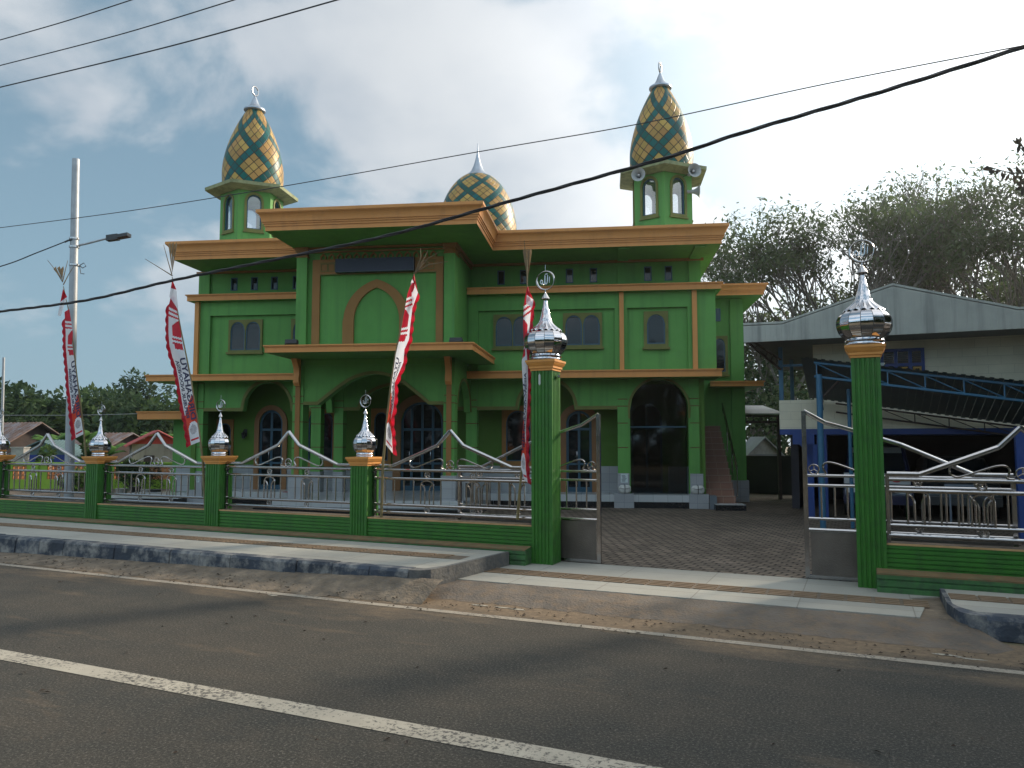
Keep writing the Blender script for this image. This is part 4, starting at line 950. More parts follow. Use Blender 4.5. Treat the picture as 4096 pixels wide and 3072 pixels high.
notice((-12.87, -.013, .72), .09, .27, 'narrow pale blue notice on the leftmost column, left of its twin'); notice((-12.75, -.013, .72), .09, .27, 'narrow pale blue notice on the leftmost column, right of its twin')
SACKM = mat('white_plastic_wrap', (.50, .50, .47), .4, var=.12, vscale=12, bump=.5, bscale=18)
def sack(x, y, z, w, label):
    t = thing('wrapped_bundle', label, 'bundle', FB, (x, y, z), 'white wrapped bundles on the plinth blocks'); rr = random.Random(int(x * 9))
    m = MB(); n = 14; prof = []
    for k in range(9):
        tt = k / 8; zz = z + .23 * tt; s = (1 - abs(tt - .5) ** 3 * 2.5) ; ring = []
        for q in range(n):
            a = 2 * math.pi * q / n; ca, sa = math.cos(a), math.sin(a)
            rx = w / 2 * s * (abs(ca) ** .5) * (1 if ca > 0 else -1); ry = .10 * s * (abs(sa) ** .5) * (1 if sa > 0 else -1)
            ring.append(m.vert((x + rx * (1 + rr.uniform(-.06, .06)), y + ry * (1 + rr.uniform(-.08, .08)), zz)))
        prof.append(ring)
    for A, B in zip(prof[:-1], prof[1:]):
        for q in range(n): m.face((A[q], A[(q + 1) % n], B[(q + 1) % n], B[q]))
    m.face(prof[-1]); m.face(list(reversed(prof[0]))); m.build('wrapping', SACKM, t, sharp=60)
    m = MB(); m.tube([(x, y - .11, z + .0), (x + .005, y - .115, z + .12), (x, y - .10, z + .235), (x - .02, y - .05, z + .25)], .009, 6); m.tube([(x - w * .42, y - .104, z + .15), (x, y - .12, z + .13), (x + w * .4, y - .104, z + .16)], .005, 6); m.build('cord', BLACKP, t)
sack(.02, -.02 - .03, .50, .34, 'creased white bundle tied with dark cord below the notice near the gate'); sack(2.02, -.05, .50, .36, 'smooth white bundle tied once, on the plinth beside the brown stair')
m = MB(); m.box(2.32, 2.50, -.30, -.0, .10, .45); m.box(2.33, 2.49, -.29, -.01, .45, .47); onB('grey_bin', m, mat('grey_bin', (.12, .14, .16), .6), 'small dark grey bin between the plinth block and the brown stair', 'bin', (2.4, -.15, .1))
t = thing('shoe_cabinet', 'pale grey cabinet with a dark open shelf at the right side of the porch', 'cabinet', FB, (-4.0, -1.9, .46))
m = MB(); m.box(-4.06, -3.74, -2.85, -2.83, .46, 1.02); m.box(-4.06, -4.03, -2.85, -2.45, .46, 1.02); m.box(-3.77, -3.74, -2.85, -2.45, .46, 1.02); m.box(-4.06, -3.74, -2.85, -2.45, 1.0, 1.025); m.box(-4.06, -3.74, -2.85, -2.45, .46, .5)
m.build('cabinet_body', TILE, t); m = MB(); m.box(-4.0, -3.8, -2.86, -2.851, .56, .92); m.build('opening_shade_sheet', BLACKP, t)  # flat black sheet on the front stands for the shade inside the shelf
# wall lamps
def wlamp(x, y, z, label):
    t = thing('wall_lamp', label, 'wall lamp', FB, (x, y, z), 'lantern wall lamps in the arcade')
    m = MB(); m.box(x - .05, x + .05, y - .02, y, z + .05, z + .28); m.tube([(x, y - .02, z + .22), (x, y - .10, z + .27), (x, y - .14, z + .22)], .01, 6); m.build('bracket', BLACKP, t)
    m = MB(); m.lathe([(.02, z - .02), (.05, z), (.075, z + .16), (.06, z + .17), (0, z + .22)], 8, x, y - .14); m.build('lantern', BLACKP, t)
    m = MB(); m.lathe([(.03, z + .02), (.062, z + .15)], 8, x, y - .155); m.build('pane', GLASS, t)
wlamp(-11.72, .98, 2.05, 'black lantern wall lamp left of the arched door in the left wing')
# slippers / mat
m = MB(); m.box(-9.9, -9.3, -.3, -.1, .462, .475); onB('red_mat', m, mat('red_mat', (.22, .02, .04), .9, var=.2, vscale=20), 'small dark red mat lying on the arcade floor left of the porch', 'mat', (-9.6, -.2, .462))
m = MB(); m.box(-7.0, -5.9, -3.4, -3.26, .105, .12); onB('green_mat', m, mat('green_mat', (.01, .10, .07), .9, var=.2, vscale=20), 'dark green mat on the ground before the porch step', 'mat', (-6.4, -3.3, .1))

# ------------------------------------------------------------------ street fence
def flute_square(a, n=5, w=.016, d=.014):
    # square outline 0..a with grooves on every side
    pts = []; side = []
    for k in range(n):
        c = a * (k + 1) / (n + 1); side += [(c - w, 0), (c - w * .5, d), (c + w * .5, d), (c + w, 0)]
    for q in range(4):
        loc = [(0, 0)] + side
        for (x, y) in loc:
            if q == 0: pts.append((x, y))
            elif q == 1: pts.append((a - y, x))
            elif q == 2: pts.append((a - x, a - y))
            else: pts.append((y, a - x))
    return pts
def allah(mb, cx, cy, cz, s, r):
    # calligraphic strokes inside the ring, drawn in the street frame's u-z plane
    def st(pts, rr): mb.tube([(cx + x * s, cy, cz + z * s) for x, z in smooth(pts, 4)], [rr * (1 - .45 * abs(i / (len(smooth(pts, 4)) - 1) - .4)) for i in range(len(smooth(pts, 4)))], 6)
    st([(.55, .42), (.52, 0), (.50, -.35)], r)                                        # alif
    st([(.30, .62), (.27, .1), (.22, -.32), (.02, -.42), (-.02, -.1)], r * 1.15)       # lam
    st([(-.04, .62), (-.05, .1), (-.10, -.32), (-.30, -.42), (-.36, -.1)], r * 1.15)   # lam
    st([(-.36, -.1), (-.52, .10), (-.62, -.20), (-.46, -.38), (-.34, -.20)], r)         # ha
    st([(-.02, .78), (.06, .70), (.13, .80), (.20, .70), (.28, .82)], r * .6)           # shadda
def finial(parent, cx, cy, z0, k, kz, tallstyle=False):
    # k scales radii, kz heights
    def Pz(z): return z0 + z * kz
    m = MB(); m.lathe([(.150 * k, Pz(0)), (.158 * k, Pz(.012)), (.150 * k, Pz(.022)), (.150 * k, Pz(.035)), (.160 * k, Pz(.045)), (.150 * k, Pz(.056)), (.146 * k, Pz(.075))], 32, cx, cy)
    D = m.build('dome_finial', CHROME, parent, sharp=50)
    bp_ = smooth([(.142, .070), (.165, .095), (.192, .135), (.208, .185), (.213, .235), (.206, .285), (.185, .325), (.150, .360)], 5)
    m = MB(); m.lathe([(a * k, Pz(b)) for a, b in bp_], 14, cx, cy, ph=.1); m.build('bulb', CHROME, D, sharp=15)
    m = MB()
    for q in range(14):
        an = 2 * math.pi * q / 14 + .1; m.tube([(cx + a * k * math.cos(an), cy + a * k * math.sin(an), Pz(b)) for a, b in bp_[::2]], .0022 * k, 4)
    m.build('seam', SEAM, D)
    m = MB(); n = 96; rings = []
    for (a, b, amp) in [(.158, .358, .010), (.154, .368, .010), (.128, .392, .008), (.098, .425, .005), (.074, .458, .003), (.062, .49, .002), (.056, .53, .001), (.0535, .532, 0), (.040, .60, 0), (.031, .65, 0), (.029, .652, 0), (.017, .745, 0)]:
        rings.append([m.vert((cx + a * k * math.cos(2 * math.pi * q / n), cy + a * k * math.sin(2 * math.pi * q / n), Pz(b + amp * math.cos(16 * 2 * math.pi * q / n)))) for q in range(n)])
    for A, B in zip(rings[:-1], rings[1:]):
        for q in range(n): m.face((A[q], A[(q + 1) % n], B[(q + 1) % n], B[q]))
    m.face(rings[-1]); m.build('skirt_cone', CHROME, D, sharp=50)
    m = MB(); m.lathe([(.043 * k, Pz(.752)), (.044 * k, Pz(.758)), (.008 * k, Pz(.83)), (.006 * k, Pz(.84)), (.006 * k, Pz(.85))], 20, cx, cy)
    m.tube([(cx, cy, Pz(.74)), (cx, cy, Pz(.87))], .006 * k, 8); m.build('tip', STEEL, D)
    rr = .108 * kz * (1 if not tallstyle else 1.05); cz = Pz(.87) + rr
    m = MB(); N_ = 40
    # crescent ring: thick low on one side, thin on top
    path = [(cx + rr * math.cos(2 * math.pi * i / N_), cy, cz + rr * math.sin(2 * math.pi * i / N_)) for i in range(N_)]
    rad = [.0045 * kz + .010 * kz * max(0.0, math.cos(2 * math.pi * i / N_ - R(215))) ** 1.3 + .008 * kz * max(0.0, math.cos(2 * math.pi * i / N_ - R(35))) ** 3 for i in range(N_)]
    m.tube(path, rad, 8, closed=True); m.tube([(cx, cy, cz + rr), (cx, cy, Pz(1.175))], .004 * kz, 6); m.build('crescent_ring', STEEL, D)
    m = MB(); allah(m, cx, cy, cz, rr * .92, .0085 * kz); m.build('calligraphy', STEEL, D)
SEAM = mat('dark_seam', (.08, .08, .08), .4, metal=.8)
def cap_moulding(mb, u0, u1, v0, v1, z0, h, f):
    pr = [(.0, 0), (.010, 0), (.010, .028), (.026, .034), (.026, .062), (.030, .066), (.050, .092), (.058, .112), (.058, .118), (.066, .120), (.066, .15), (-.1, .15)]
    mb.sweep([(u0, v0), (u0, v1), (u1, v1), (u1, v0)], [(a * f, z0 + b * h / .15) for a, b in pr], closed=True)
    mb.box(u0 + .01, u1 - .01, v0 + .01, v1 - .01, z0 + .002, z0 + h - .002)
def pier(ur, ztop, zbase, k, kz, name, label, caph=.15, f=1.0, group=None, tall=False):
    t = thing(name, label, 'fence pillar' if not tall else 'gate pillar', FF, (ur - .175, .175, zbase), group)
    m = MB(); m.prism([(ur - .35 + x, y) for x, y in flute_square(.35)], zbase, ztop - caph, 'z'); m.build('shaft', FGREEN, t, sharp=20)
    m = MB(); cap_moulding(m, ur - .35, ur, 0, .35, ztop - caph, caph, f); m.build('capital', ORANGE2, t, sharp=20)
    finial(t, ur - .175, .175, ztop, k, kz, tall)
    m = MB(); m.box(ur - .003, ur + .05, .13, .22, ztop - .27, ztop - .23); m.tube([(ur + .03, .175, ztop - .25), (ur + .06, .13, ztop - .25)], .012, 6)
    m.build('rail_bracket', STEEL, t)
    return t
GP = 'small green fence pillars with steel domes'
p3 = pier(-3.415, 1.70, .02, 1.0, 1.0, 'fence_pillar', 'small green fence pillar with steel dome, nearest to the tall left gate pillar', group=GP)
dup(p3, FF, (-6.80 - .175, .175, .02 - .012), 'small green fence pillar standing directly right of the second banner pole', GP)
dup(p3, FF, (-10.17 - .175, .175, .02 - .05), 'small green fence pillar just right of the street lamp pole', GP)
dup(p3, FF, (-13.55 - .175, .175, .02 - .05), 'small green fence pillar cut by the left edge of the photo', GP)
dup(p3, FF, (7.95 - .175, .175, .02), 'small green fence pillar beyond the right edge of the photo', GP)
GT = 'tall green gate pillars'
GPL = pier(0.0, 3.24, .02, 1.62, 1.31, 'gate_pillar', 'tall green gate pillar left of the driveway with a big steel dome and calligraphy ring', group=GT, caph=.165, f=1.1, tall=True)
m = MB(); pz = [FF.pl(2158 + 5 * math.cos(k * .785) * (1.2 if k % 2 else .8), 1518 + 24 * math.sin(k * .785), -.0015) for k in range(8)]; m.poly(pz); m.build('paint_scar', mat('bare_plaster_scar', (.45, .47, .44), .8), GPL, sharp=0)
pier(4.58, 3.24, .02, 1.62, 1.31, 'gate_pillar', 'tall green gate pillar right of the driveway, in front of the blue carport', group=GT, caph=.165, f=1.1, tall=True)
# low walls
EDGE = mat('faded_edge_paint', (.42, .25, .11), .7, var=.2, vscale=6)
DUSTY = mat('dusty_coping', (.10, .075, .055), .85, var=.25, vscale=4, dirt=.5, dirtcol=(.04, .05, .025))
def lowwall(u0, u1, label, base_to=None, zt=.68):
    t = thing('low_wall', label, 'low wall', FF, ((u0 + u1) / 2, .15, .02), 'low green walls under the steel railings')
    pr = [(.30, .05), (.30, zt - .012), (.03, zt - .012)]
    z = zt - .012
    ys = [zt - .012 - i * .058 for i in range(1, 6)]
    for zz in ys: pr += [(.03, zz + .008), (.045, zz + .004), (.045, zz - .004), (.03, zz - .008)]
    pr += [(.03, .34), (.03, .05)]
    m = MB(); m.prism(pr, u0, u1, 'x'); m.build('wall_panel', FGREEN, t, sharp=20)
    m = MB(); m.box(u0, u1, .024, .035, zt - .022, zt + .002); m.build('painted_edge', EDGE, t)
    m = MB(); m.box(u0, u1, .036, .31, zt - .0115, zt); m.build('coping', DUSTY, t)
    return t
def plinth(u0, u1, label):
    t = thing('fence_plinth', label, 'plinth', FF, ((u0 + u1) / 2, -.1, .02))
    m = MB(); pr = [(.0, .0), (.0, .36), (-.24, .335), (-.24, .27), (-.225, .262), (-.225, .25), (-.24, .242), (-.24, .18), (-.225, .172), (-.225, .16), (-.24, .152), (-.24, .0)]
    m.prism(pr, u0, u1, 'x'); m.build('plinth_body', MOSS, t, sharp=20)
    m = MB(); m.poly([(u0, -.2385, .338), (u1, -.2385, .338), (u1, -.003, .362), (u0, -.003, .362)]); m.poly([(u0, -.242, .338), (u1, -.242, .338), (u1, -.242, .318), (u0, -.242, .318)]); m.build('painted_ledge', mat('faded_orange_ledge', (.17, .10, .045), .8, var=.25, vscale=5, dirt=.6, dirtcol=(.10, .13, .06)), t)
plinth(-40, -.35, 'long mossy green plinth with a faded orange ledge left of the gate')
plinth(4.45, 12, 'mossy green plinth with a dull ledge right of the gate')
lowwall(-3.415, -.35, 'low grooved green wall beside the tall left gate pillar')
lowwall(-6.80, -3.765, 'low grooved green wall below the third banner from the left')
lowwall(-10.17, -7.15, 'low grooved green wall directly right of the street lamp')
lowwall(-13.55, -10.52, 'low grooved green wall in the leftmost complete bay of the fence')
lowwall(-17.0, -13.9, 'low grooved green wall leaving the photo at its left edge')
lowwall(4.58, 7.6, 'low grooved green wall right of the driveway in front of the carport')
lowwall(7.95, 11.0, 'low grooved green wall beyond the right edge of the photo')
# steel railing panels
def rosette(name, parent, u, v, z, r, th=.011):
    m = MB(); m.tube([(u + r * math.cos(2 * math.pi * i / 20), v, z + r * math.sin(2 * math.pi * i / 20)) for i in range(20)], th, 6, closed=True)
    for a in (90, 210, 330): m.tube([(u, v, z), (u + r * math.cos(R(a)), v, z + r * math.sin(R(a)))], th * .8, 5)
    m.lathe([(0, z - .012), (.016, z), (0, z + .012)], 8, u, v); return m.build(name, STEEL, parent)
def arch_bar(name, parent, u, v, z0, z1, hw, r=.0135):
    m = MB(); rr = hw
    m.tube([(u - hw, v, z0)] + [(u - hw * math.cos(math.pi * i / 12), v, z1 - rr * .75 + rr * .75 * math.sin(math.pi * i / 12)) for i in range(13)] + [(u + hw, v, z0)], r, 6)
    for s in (-1, 1): m.tube([(u + s * hw * .36, v, z0)] + [(u + s * (hw * .36 + hw * .62 * (1 - math.cos(math.pi / 2 * i / 7))), v, z1 - rr * 1.5 + rr * .95 * math.sin(math.pi / 2 * i / 7)) for i in range(8)], r, 6)
    return m.build(name, STEEL, parent)
def scroll(name, parent, u, v, z, s, r=.013):
    pts = [(.11, -.055), (.17, -.06), (.215, -.02), (.215, .05), (.17, .10), (.10 + .08, .105), (.22, .098), (.40, .045), (.58, -.015), (.68, -.045), (.745, -.03), (.775, .02), (.765, .075), (.72, .105), (.68, .095)]
    pts = [(.11, -.062), (.155, -.068), (.20, -.05), (.222, .0), (.215, .06), (.18, .10), (.14 + .0, .112), (.20, .108)] if False else [(.10, -.06), (.15, -.068), (.20, -.045), (.222, .01), (.205, .07), (.235, .105), (.30, .095), (.46, .04), (.62, -.02), (.70, -.045), (.765, -.02), (.785, .04), (.755, .09), (.70, .10)]
    # loop that leaves the centre ring, rises and runs down to the outer curl
    pts = [(.10, -.062), (.145, -.066), (.185, -.04), (.195, .01), (.175, .06), (.195, .095), (.25, .105), (.33, .085), (.48, .03), (.62, -.02), (.70, -.045), (.765, -.02), (.785, .04), (.755, .09), (.70, .10)]
    pts = [(.27, -.062), (.20, -.066), (.155, -.035), (.145, .02), (.17, .075), (.22, .10), (.29, .095), (.38, .065), (.50, .022), (.62, -.022), (.70, -.045), (.765, -.02), (.785, .04), (.755, .09), (.70, .10)]
    pts = [(.08, -.062), (.13, -.066), (.175, -.035), (.185, .02), (.165, .07), (.18, .10)]
    a = [(.09, -.064), (.13, -.064), (.17, -.045), (.145, .0), (.135, .05), (.165, .09), (.22, .10), (.30, .085), (.44, .035), (.60, -.025), (.70, -.05), (.765, -.02), (.785, .04), (.755, .09), (.70, .10)]
    m = MB(); m.tube([(u + s * x, v, z + zz) for x, zz in smooth(a, 4)], r, 6); return m.build(name, STEEL, parent)
def panel(uc, label, hs=1.495, group=None):
    v = .17
    t = thing('steel_railing', label, 'railing', FF, (uc, v, .68), group)
    m = MB(); tr = [(-hs, 1.555), (-1.12, 1.555), (-.24, 1.905), (0, 2.15), (.24, 1.905), (1.12, 1.555), (hs, 1.555)]
    for (a, b) in zip(tr[:-1], tr[1:]): m.tube([(uc + a[0], v, a[1]), (uc + b[0], v, b[1])], .032, 10)
    m.build('top_rail', STEEL, t)
    for z, r in ((1.485, .024), (1.34, .024), (.895, .024), (.765, .027)):
        m = MB(); m.tube([(uc - hs, v, z), (uc + hs, v, z)], r, 10); m.build('rail', STEEL, t)
    for s in (-1, 1):
        m = MB(); m.box(uc + s * hs - .022, uc + s * hs + .022, v - .022, v + .022, .67, 1.56); m.build('end_post', STEEL, t)
        scroll('scroll', t, uc, v, 1.578, s)
        arch_bar('arch_bar', t, uc + s * .435, v, .91, 1.315, .125)
        for z in (1.412, .83): rosette('rosette', t, uc + s * .435, v, z, .048)
        for x in (.17, .70, .89, 1.08, 1.27):
            m = MB(); m.tube([(uc + s * x, v, .91), (uc + s * x, v, 1.33)], .0125, 6); m.build('baluster', STEEL, t)
    rosette('centre_ring', t, uc, v, 1.580, .072, .010)
    return t
GR = 'stainless steel railings on the low walls'
pn = panel(-1.885, 'stainless steel railing with a pointed crest beside the tall left gate pillar', group=GR)
dup(pn, FF, (-5.28, .17, .68), 'stainless steel railing with a pointed crest in front of the porch steps', GR)
dup(pn, FF, (-8.66, .17, .66), 'stainless steel railing with a pointed crest below the red roofed house', GR)
dup(pn, FF, (-12.04, .17, .65), 'stainless steel railing with a pointed crest crossed by the lamp pole', GR)
dup(pn, FF, (-15.42, .17, .65), 'stainless steel railing mostly outside the left edge of the photo', GR)
dup(pn, FF, (6.11, .17, .68), 'stainless steel railing right of the driveway in front of the parked cars', GR)
dup(pn, FF, (9.475, .17, .68), 'stainless steel railing beyond the right edge of the photo', GR)
def gate(u0, s, label):
    v = .44
    t = thing('gate_leaf', label, 'gate', FF, (u0, v, .10), 'sliding steel gate leaves')
    def X(x): return u0 - s * x
    m = MB(); tr = [(0, 2.40), (.27, 2.235), (.66, 2.115), (1.20, 1.935), (2.03, 1.55), (2.45, 1.55)]
    for (a, b) in zip(tr[:-1], tr[1:]): m.tube([(X(a[0]), v, a[1]), (X(b[0]), v, b[1])], .028, 10)
    m.build('top_rail', STEEL, t)
    m = MB(); m.box(X(.03), X(-.03), v - .028, v + .028, .10, 2.40); m.build('end_post', STEEL, t)
    m = MB(); m.box(X(2.42), X(2.47), v - .025, v + .025, .12, 1.55); m.build('end_post', STEEL, t)
    for z, r in ((1.505, .02), (1.37, .02), (.915, .02), (.76, .026)):
        m = MB(); m.tube([(X(.02), v, z), (X(2.43), v, z)], r, 10); m.build('rail', STEEL, t)
    m = MB(); m.box(X(.05), X(2.42), v - .006, v + .006, .15, .74); Sh = m.build('sheet_panel', DARKSHEET, t)
    m = MB(); m.box(X(.03), X(2.42), v - .02, v + .02, .10, .15); m.build('bottom_rail', STEEL, Sh)
    rosette('centre_ring', t, X(.115), v, 1.59, .066, .010); scroll('scroll', t, X(.095), v, 1.588, -s)
    for x in (.20, .37, .53, .70, .88, 1.06, 1.70, 1.88, 2.22):
        m = MB(); m.tube([(X(x), v, .93), (X(x), v, 1.36)], .0125, 6); m.build('baluster', STEEL, t)
    for x in (1.38, 2.02 + .05):
        arch_bar('arch_bar', t, X(x), v, .93, 1.34, .125); rosette('rosette', t, X(x), v, 1.437, .045); rosette('rosette', t, X(x), v, .84, .045)
    return t
gate(.60, 1, 'sliding steel gate leaf behind the left gate pillar, dark sheet at its foot')
gate(3.60, -1, 'sliding steel gate leaf behind the right gate pillar, dark sheet at its foot')

# ------------------------------------------------------------------ banners on bamboo poles
RED = mat('banner_red', (.55, .012, .028), .6, var=.12, vscale=9, bump=.2, bscale=12, trans=.35)
ORR = mat('banner_orange_red', (.68, .055, .02), .6, var=.1, vscale=9, trans=.35)
WHT = mat('banner_white', (.80, .80, .84), .6, var=.05, vscale=7, bump=.2, bscale=12, trans=.45)
GRY = mat('banner_grey_print', (.42, .40, .42), .6, var=.25, vscale=30, trans=.3)
NVY = mat('banner_navy_text', (.02, .022, .075), .6, trans=.1)
FRG = mat('banner_red_fringe', (.50, .01, .03), .7, var=.15, vscale=9, trans=.5)
CL = [RED, ORR, WHT, GRY]
def lerp_poly(P, t):
    n = len(P) - 1; L_ = [0]
    for a, b in zip(P[:-1], P[1:]): L_.append(L_[-1] + math.hypot(b[0] - a[0], b[1] - a[1]))
    d = t * L_[-1]
    for i in range(n):
        if d <= L_[i + 1] + 1e-9:
            k = (d - L_[i]) / max(1e-9, L_[i + 1] - L_[i]); return (P[i][0] + (P[i + 1][0] - P[i][0]) * k, P[i][1] + (P[i + 1][1] - P[i][1]) * k)
    return P[-1]
def text_mesh(body, bold=.03):
    cu = bpy.data.curves.new('t', 'FONT'); cu.body = body; cu.size = 1; cu.offset = bold; cu.resolution_u = 3
    ob = bpy.data.objects.new('t', cu); col.objects.link(ob); dg = bpy.context.evaluated_depsgraph_get()
    me = bpy.data.meshes.new_from_object(ob.evaluated_get(dg)); vs = [tuple(v.co) for v in me.vertices]; fs = [tuple(p.vertices) for p in me.polygons]
    bpy.data.objects.remove(ob); bpy.data.curves.remove(cu); bpy.data.meshes.remove(me)
    xs = [v[0] for v in vs]; ys = [v[1] for v in vs]; w = max(xs) - min(xs); h = max(ys) - min(ys)
    return [((x - min(xs)) / w, (y - min(ys)) / h) for x, y, _ in vs], fs
TXT = {}
def cloth_colour(s, t, back):
    # s: 0 at the fringe side, 1 at the pole side
    w = t - .030 * (s - .5)
    if w < .085: return 0
    if w < .145: return 2 if ((w - .085) % .030) < .017 else 0
    if w < .27:
        edge = .30 + .75 * max(0.0, (.20 - w) / .055)      # white band curving round the red block
        return 2 if s < edge else 0
    if w < .325: return 2 if ((w - .27) % .0275) < .014 or s < .25 else 0
    if w < .355: return 0 if s > .35 else 2
    if t < .68: return 2
    if t < .83:
        return 1 if s > 1 - (t - .66) / .16 * 1.1 else 2
    c = ((s - .62) / .52) ** 2 + ((t - .925) / .075) ** 2
    if t < .93 and c > 1: return 1
    if s < .10: return 0
    if ((s - .56) / .30) ** 2 + ((t - .905) / .032) ** 2 < 1: return 3
    if abs(t - .972) < .007 and .2 < s < .95: return 0
    return 2
def banner(L_, R_, pole, back, label, small, fr_side, textrange, leaves, amp=.05, fold=None, seed=1):
    base = FF.pl(*pole[-1], .08)
    t_ = thing('banner', label, 'banner', FF, (base[0], .08, .68), 'tall red and white banners along the fence')
    rr = random.Random(seed); ph = [rr.uniform(0, 6) for _ in range(4)]
    def pos(s, t, d=0.0):   # s from left edge to right edge in the photo
        a = lerp_poly(L_, t); b = lerp_poly(R_, t)
        x = a[0] + (b[0] - a[0]) * s; y = a[1] + (b[1] - a[1]) * s
        k = s if fr_side == 'r' else 1 - s   # distance from the pole
        v = .05 - amp * (math.sin(9 * t + ph[0] + 2.2 * k) * k * 1.3 + .45 * math.sin(23 * t + ph[1] + 3 * k) * k) - .02 + d
        return FF.pl(x, y, v)
    NS, NT = 16, 170
    m = MB(); ids = [[m.vert(pos(i / NS, j / NT)) for i in range(NS + 1)] for j in range(NT + 1)]
    for j in range(NT):
        for i in range(NS):
            s = (i + .5) / NS; s = s if fr_side == 'l' else 1 - s
            m.face((ids[j][i], ids[j][i + 1], ids[j + 1][i + 1], ids[j + 1][i]), cloth_colour(s, (j + .5) / NT, back))
    Cl = m.build('cloth', CL, t_, sharp=70)
    # text, read upwards; on a banner seen from behind it is mirrored
    for body, s0, s1, t0, t1 in textrange:
        if body not in TXT: TXT[body] = text_mesh(body)
        vs, fs = TXT[body]; m = MB()
        for (x, y) in vs:
            s = s0 + (s1 - s0) * y if back else s1 - (s1 - s0) * y
            p = pos(s, t0 + (t1 - t0) * x, -.006); m.vert(p)
        for f in fs: m.face(f)
        m.build('lettering', NVY, Cl, sharp=0)
    # frilled edge
    m = MB(); NF = 150; A = []; 
    for j in range(NF + 1):
        t = .05 + .95 * j / NF; e = 0 if fr_side == 'l' else 1
        a = lerp_poly(L_ if e == 0 else R_, t); sg = -1 if e == 0 else 1
        w = 9 + 5 * abs(math.sin(j * .33)) ; row = []
        for q in range(4):
            dv = .03 * math.sin(j * .66 + q * .8) * q / 3
            row.append(m.vert(FF.pl(a[0] + sg * w * q / 3, a[1] + q * 3.0, .03 - amp * (math.sin(9 * t + ph[0] + 2.2) * 1.3 + .45 * math.sin(23 * t + ph[1] + 3)) + dv)))
        A.append(row)
    for j in range(NF):
        for q in range(3): m.face((A[j][q], A[j][q + 1], A[j + 1][q + 1], A[j + 1][q]))
    m.build('frilled_edge', FRG, Cl, sharp=0)
    # small two-colour flag at the top
    m = MB(); ns = 8; g = []
    (x0, y0), (x1, y1), (x2, y2), (x3, y3) = small
    for j in range(ns + 1):
        t = j / ns; a = (x0 + (x3 - x0) * t, y0 + (y3 - y0) * t); b = (x0 + (x1 - x0) * min(1, t * 2), y0 + (y1 - y0) * min(1, t * 2)) if t < .5 else (x1 + (x2 - x1) * (t - .5) * 2, y1 + (y2 - y1) * (t - .5) * 2)
        g.append([m.vert(FF.pl(a[0] + (b[0] - a[0]) * i / 5, a[1] + (b[1] - a[1]) * i / 5, .0 - .03 * math.sin(i * .9 + j * .5))) for i in range(6)])
    for j in range(ns):
        for i in range(5): m.face((g[j][i], g[j][i + 1], g[j + 1][i + 1], g[j + 1][i]), 0 if j < ns * .42 else 1)
    m.build('small_flag', [RED, WHT], t_, sharp=70)
    pp = [FF.pl(x, y, .085) for x, y in pole]; n = len(pp)
    m = MB(); m.tube(pp, [.008 + .017 * i / (n - 1) for i in range(n)], 8); m.build('bamboo_pole', BAMBOO, t_)
    if leaves:
        m = MB()
        for (pts, wd) in leaves:
            q = [FF.pl(x, y, .085 + .05 * k) for k, (x, y) in enumerate(pts)]
            if wd == 0: m.tube(q, [.012, .008, .005][:len(q)] if len(q) == 3 else [.009] * len(q), 5)
            else:
                a, b = q[0], q[-1]
                for k in range(3):
                    o = (k - 1) * wd * .5; m.poly([a, (b[0] + o - wd * .35, b[1] + .03 * k, b[2] - abs(o) * .3), (b[0] + o, b[1] + .03 * k + .02, b[2] + .04), (b[0] + o + wd * .35, b[1] + .03 * k, b[2] - abs(o) * .4)])
        m.build('dried_leaf', DRY, t_, sharp=0)
    return t_
def cv(pts, ox, oy, k): return [(ox + x * k, oy + y * k) for x, y in pts]
# banner 1 (far left)
c1 = lambda p: cv(p, 100, 850, .603)
banner(c1([(262, 660), (270, 800), (270, 880), (280, 1000), (288, 1080), (290, 1150), (302, 1230), (312, 1350), (330, 1500)]), c1([(294, 640), (318, 800), (312, 870), (328, 980), (345, 1120), (357, 1240), (370, 1350), (388, 1470)]),
       c1([(255, 490), (300, 700), (330, 960), (346, 1100), (372, 1300), (392, 1480), (402, 1600)]) + [(349, 1862), (356, 2030)], True, 'narrow twisted red and white banner hanging beside the street lamp pole',
       c1([(252, 505), (280, 560), (235, 690), (217, 680)]), 'l', [('DIRGAHAYU', .50, .99, .85, .41), ('REPUBLIK INDONESIA', .10, .42, .81, .45)],
       [(c1([(250, 460), (200, 380), (150, 316)]), 0), (c1([(250, 455), (268, 380), (284, 318)]), 0), (c1([(254, 480), (290, 410), (328, 350)]), 0), (c1([(247, 445), (215, 365)]), 0.16)], .035, seed=2)
c2 = lambda p: cv(p, 620, 1100, .4519)
banner(c2([(140, 190), (124, 260), (120, 380), (120, 520), (128, 620), (152, 720), (187, 820), (212, 950), (232, 1080), (252, 1190), (275, 1290), (290, 1400), (308, 1510)]), c2([(190, 190), (197, 330), (224, 480), (247, 640), (277, 760), (312, 920), (337, 1080), (365, 1250), (385, 1380), (398, 1475)]),
       c2([(153, 20), (172, 160), (205, 350), (228, 480), (282, 740), (314, 900), (340, 1080), (370, 1250), (402, 1480), (424, 1650)]) + [(823, 2070)], True, 'wide red and white banner with mirrored lettering in front of the mosque corner',
       c2([(152, 40), (190, 130), (205, 310), (128, 190)]), 'l', [('DIRGAHAYU', .48, .98, .84, .42), ('REPUBLIK INDONESIA', .10, .40, .82, .43)],
       [(cv([(978, 420), (890, 365), (797, 308)], 100, 850, .603), 0), (cv([(974, 410), (945, 310), (920, 216)], 100, 850, .603), 0), (cv([(977, 400), (972, 205)], 100, 850, .603), .11)], .05, seed=5)
c3 = lambda p: cv(p, 1480, 1050, .4823)
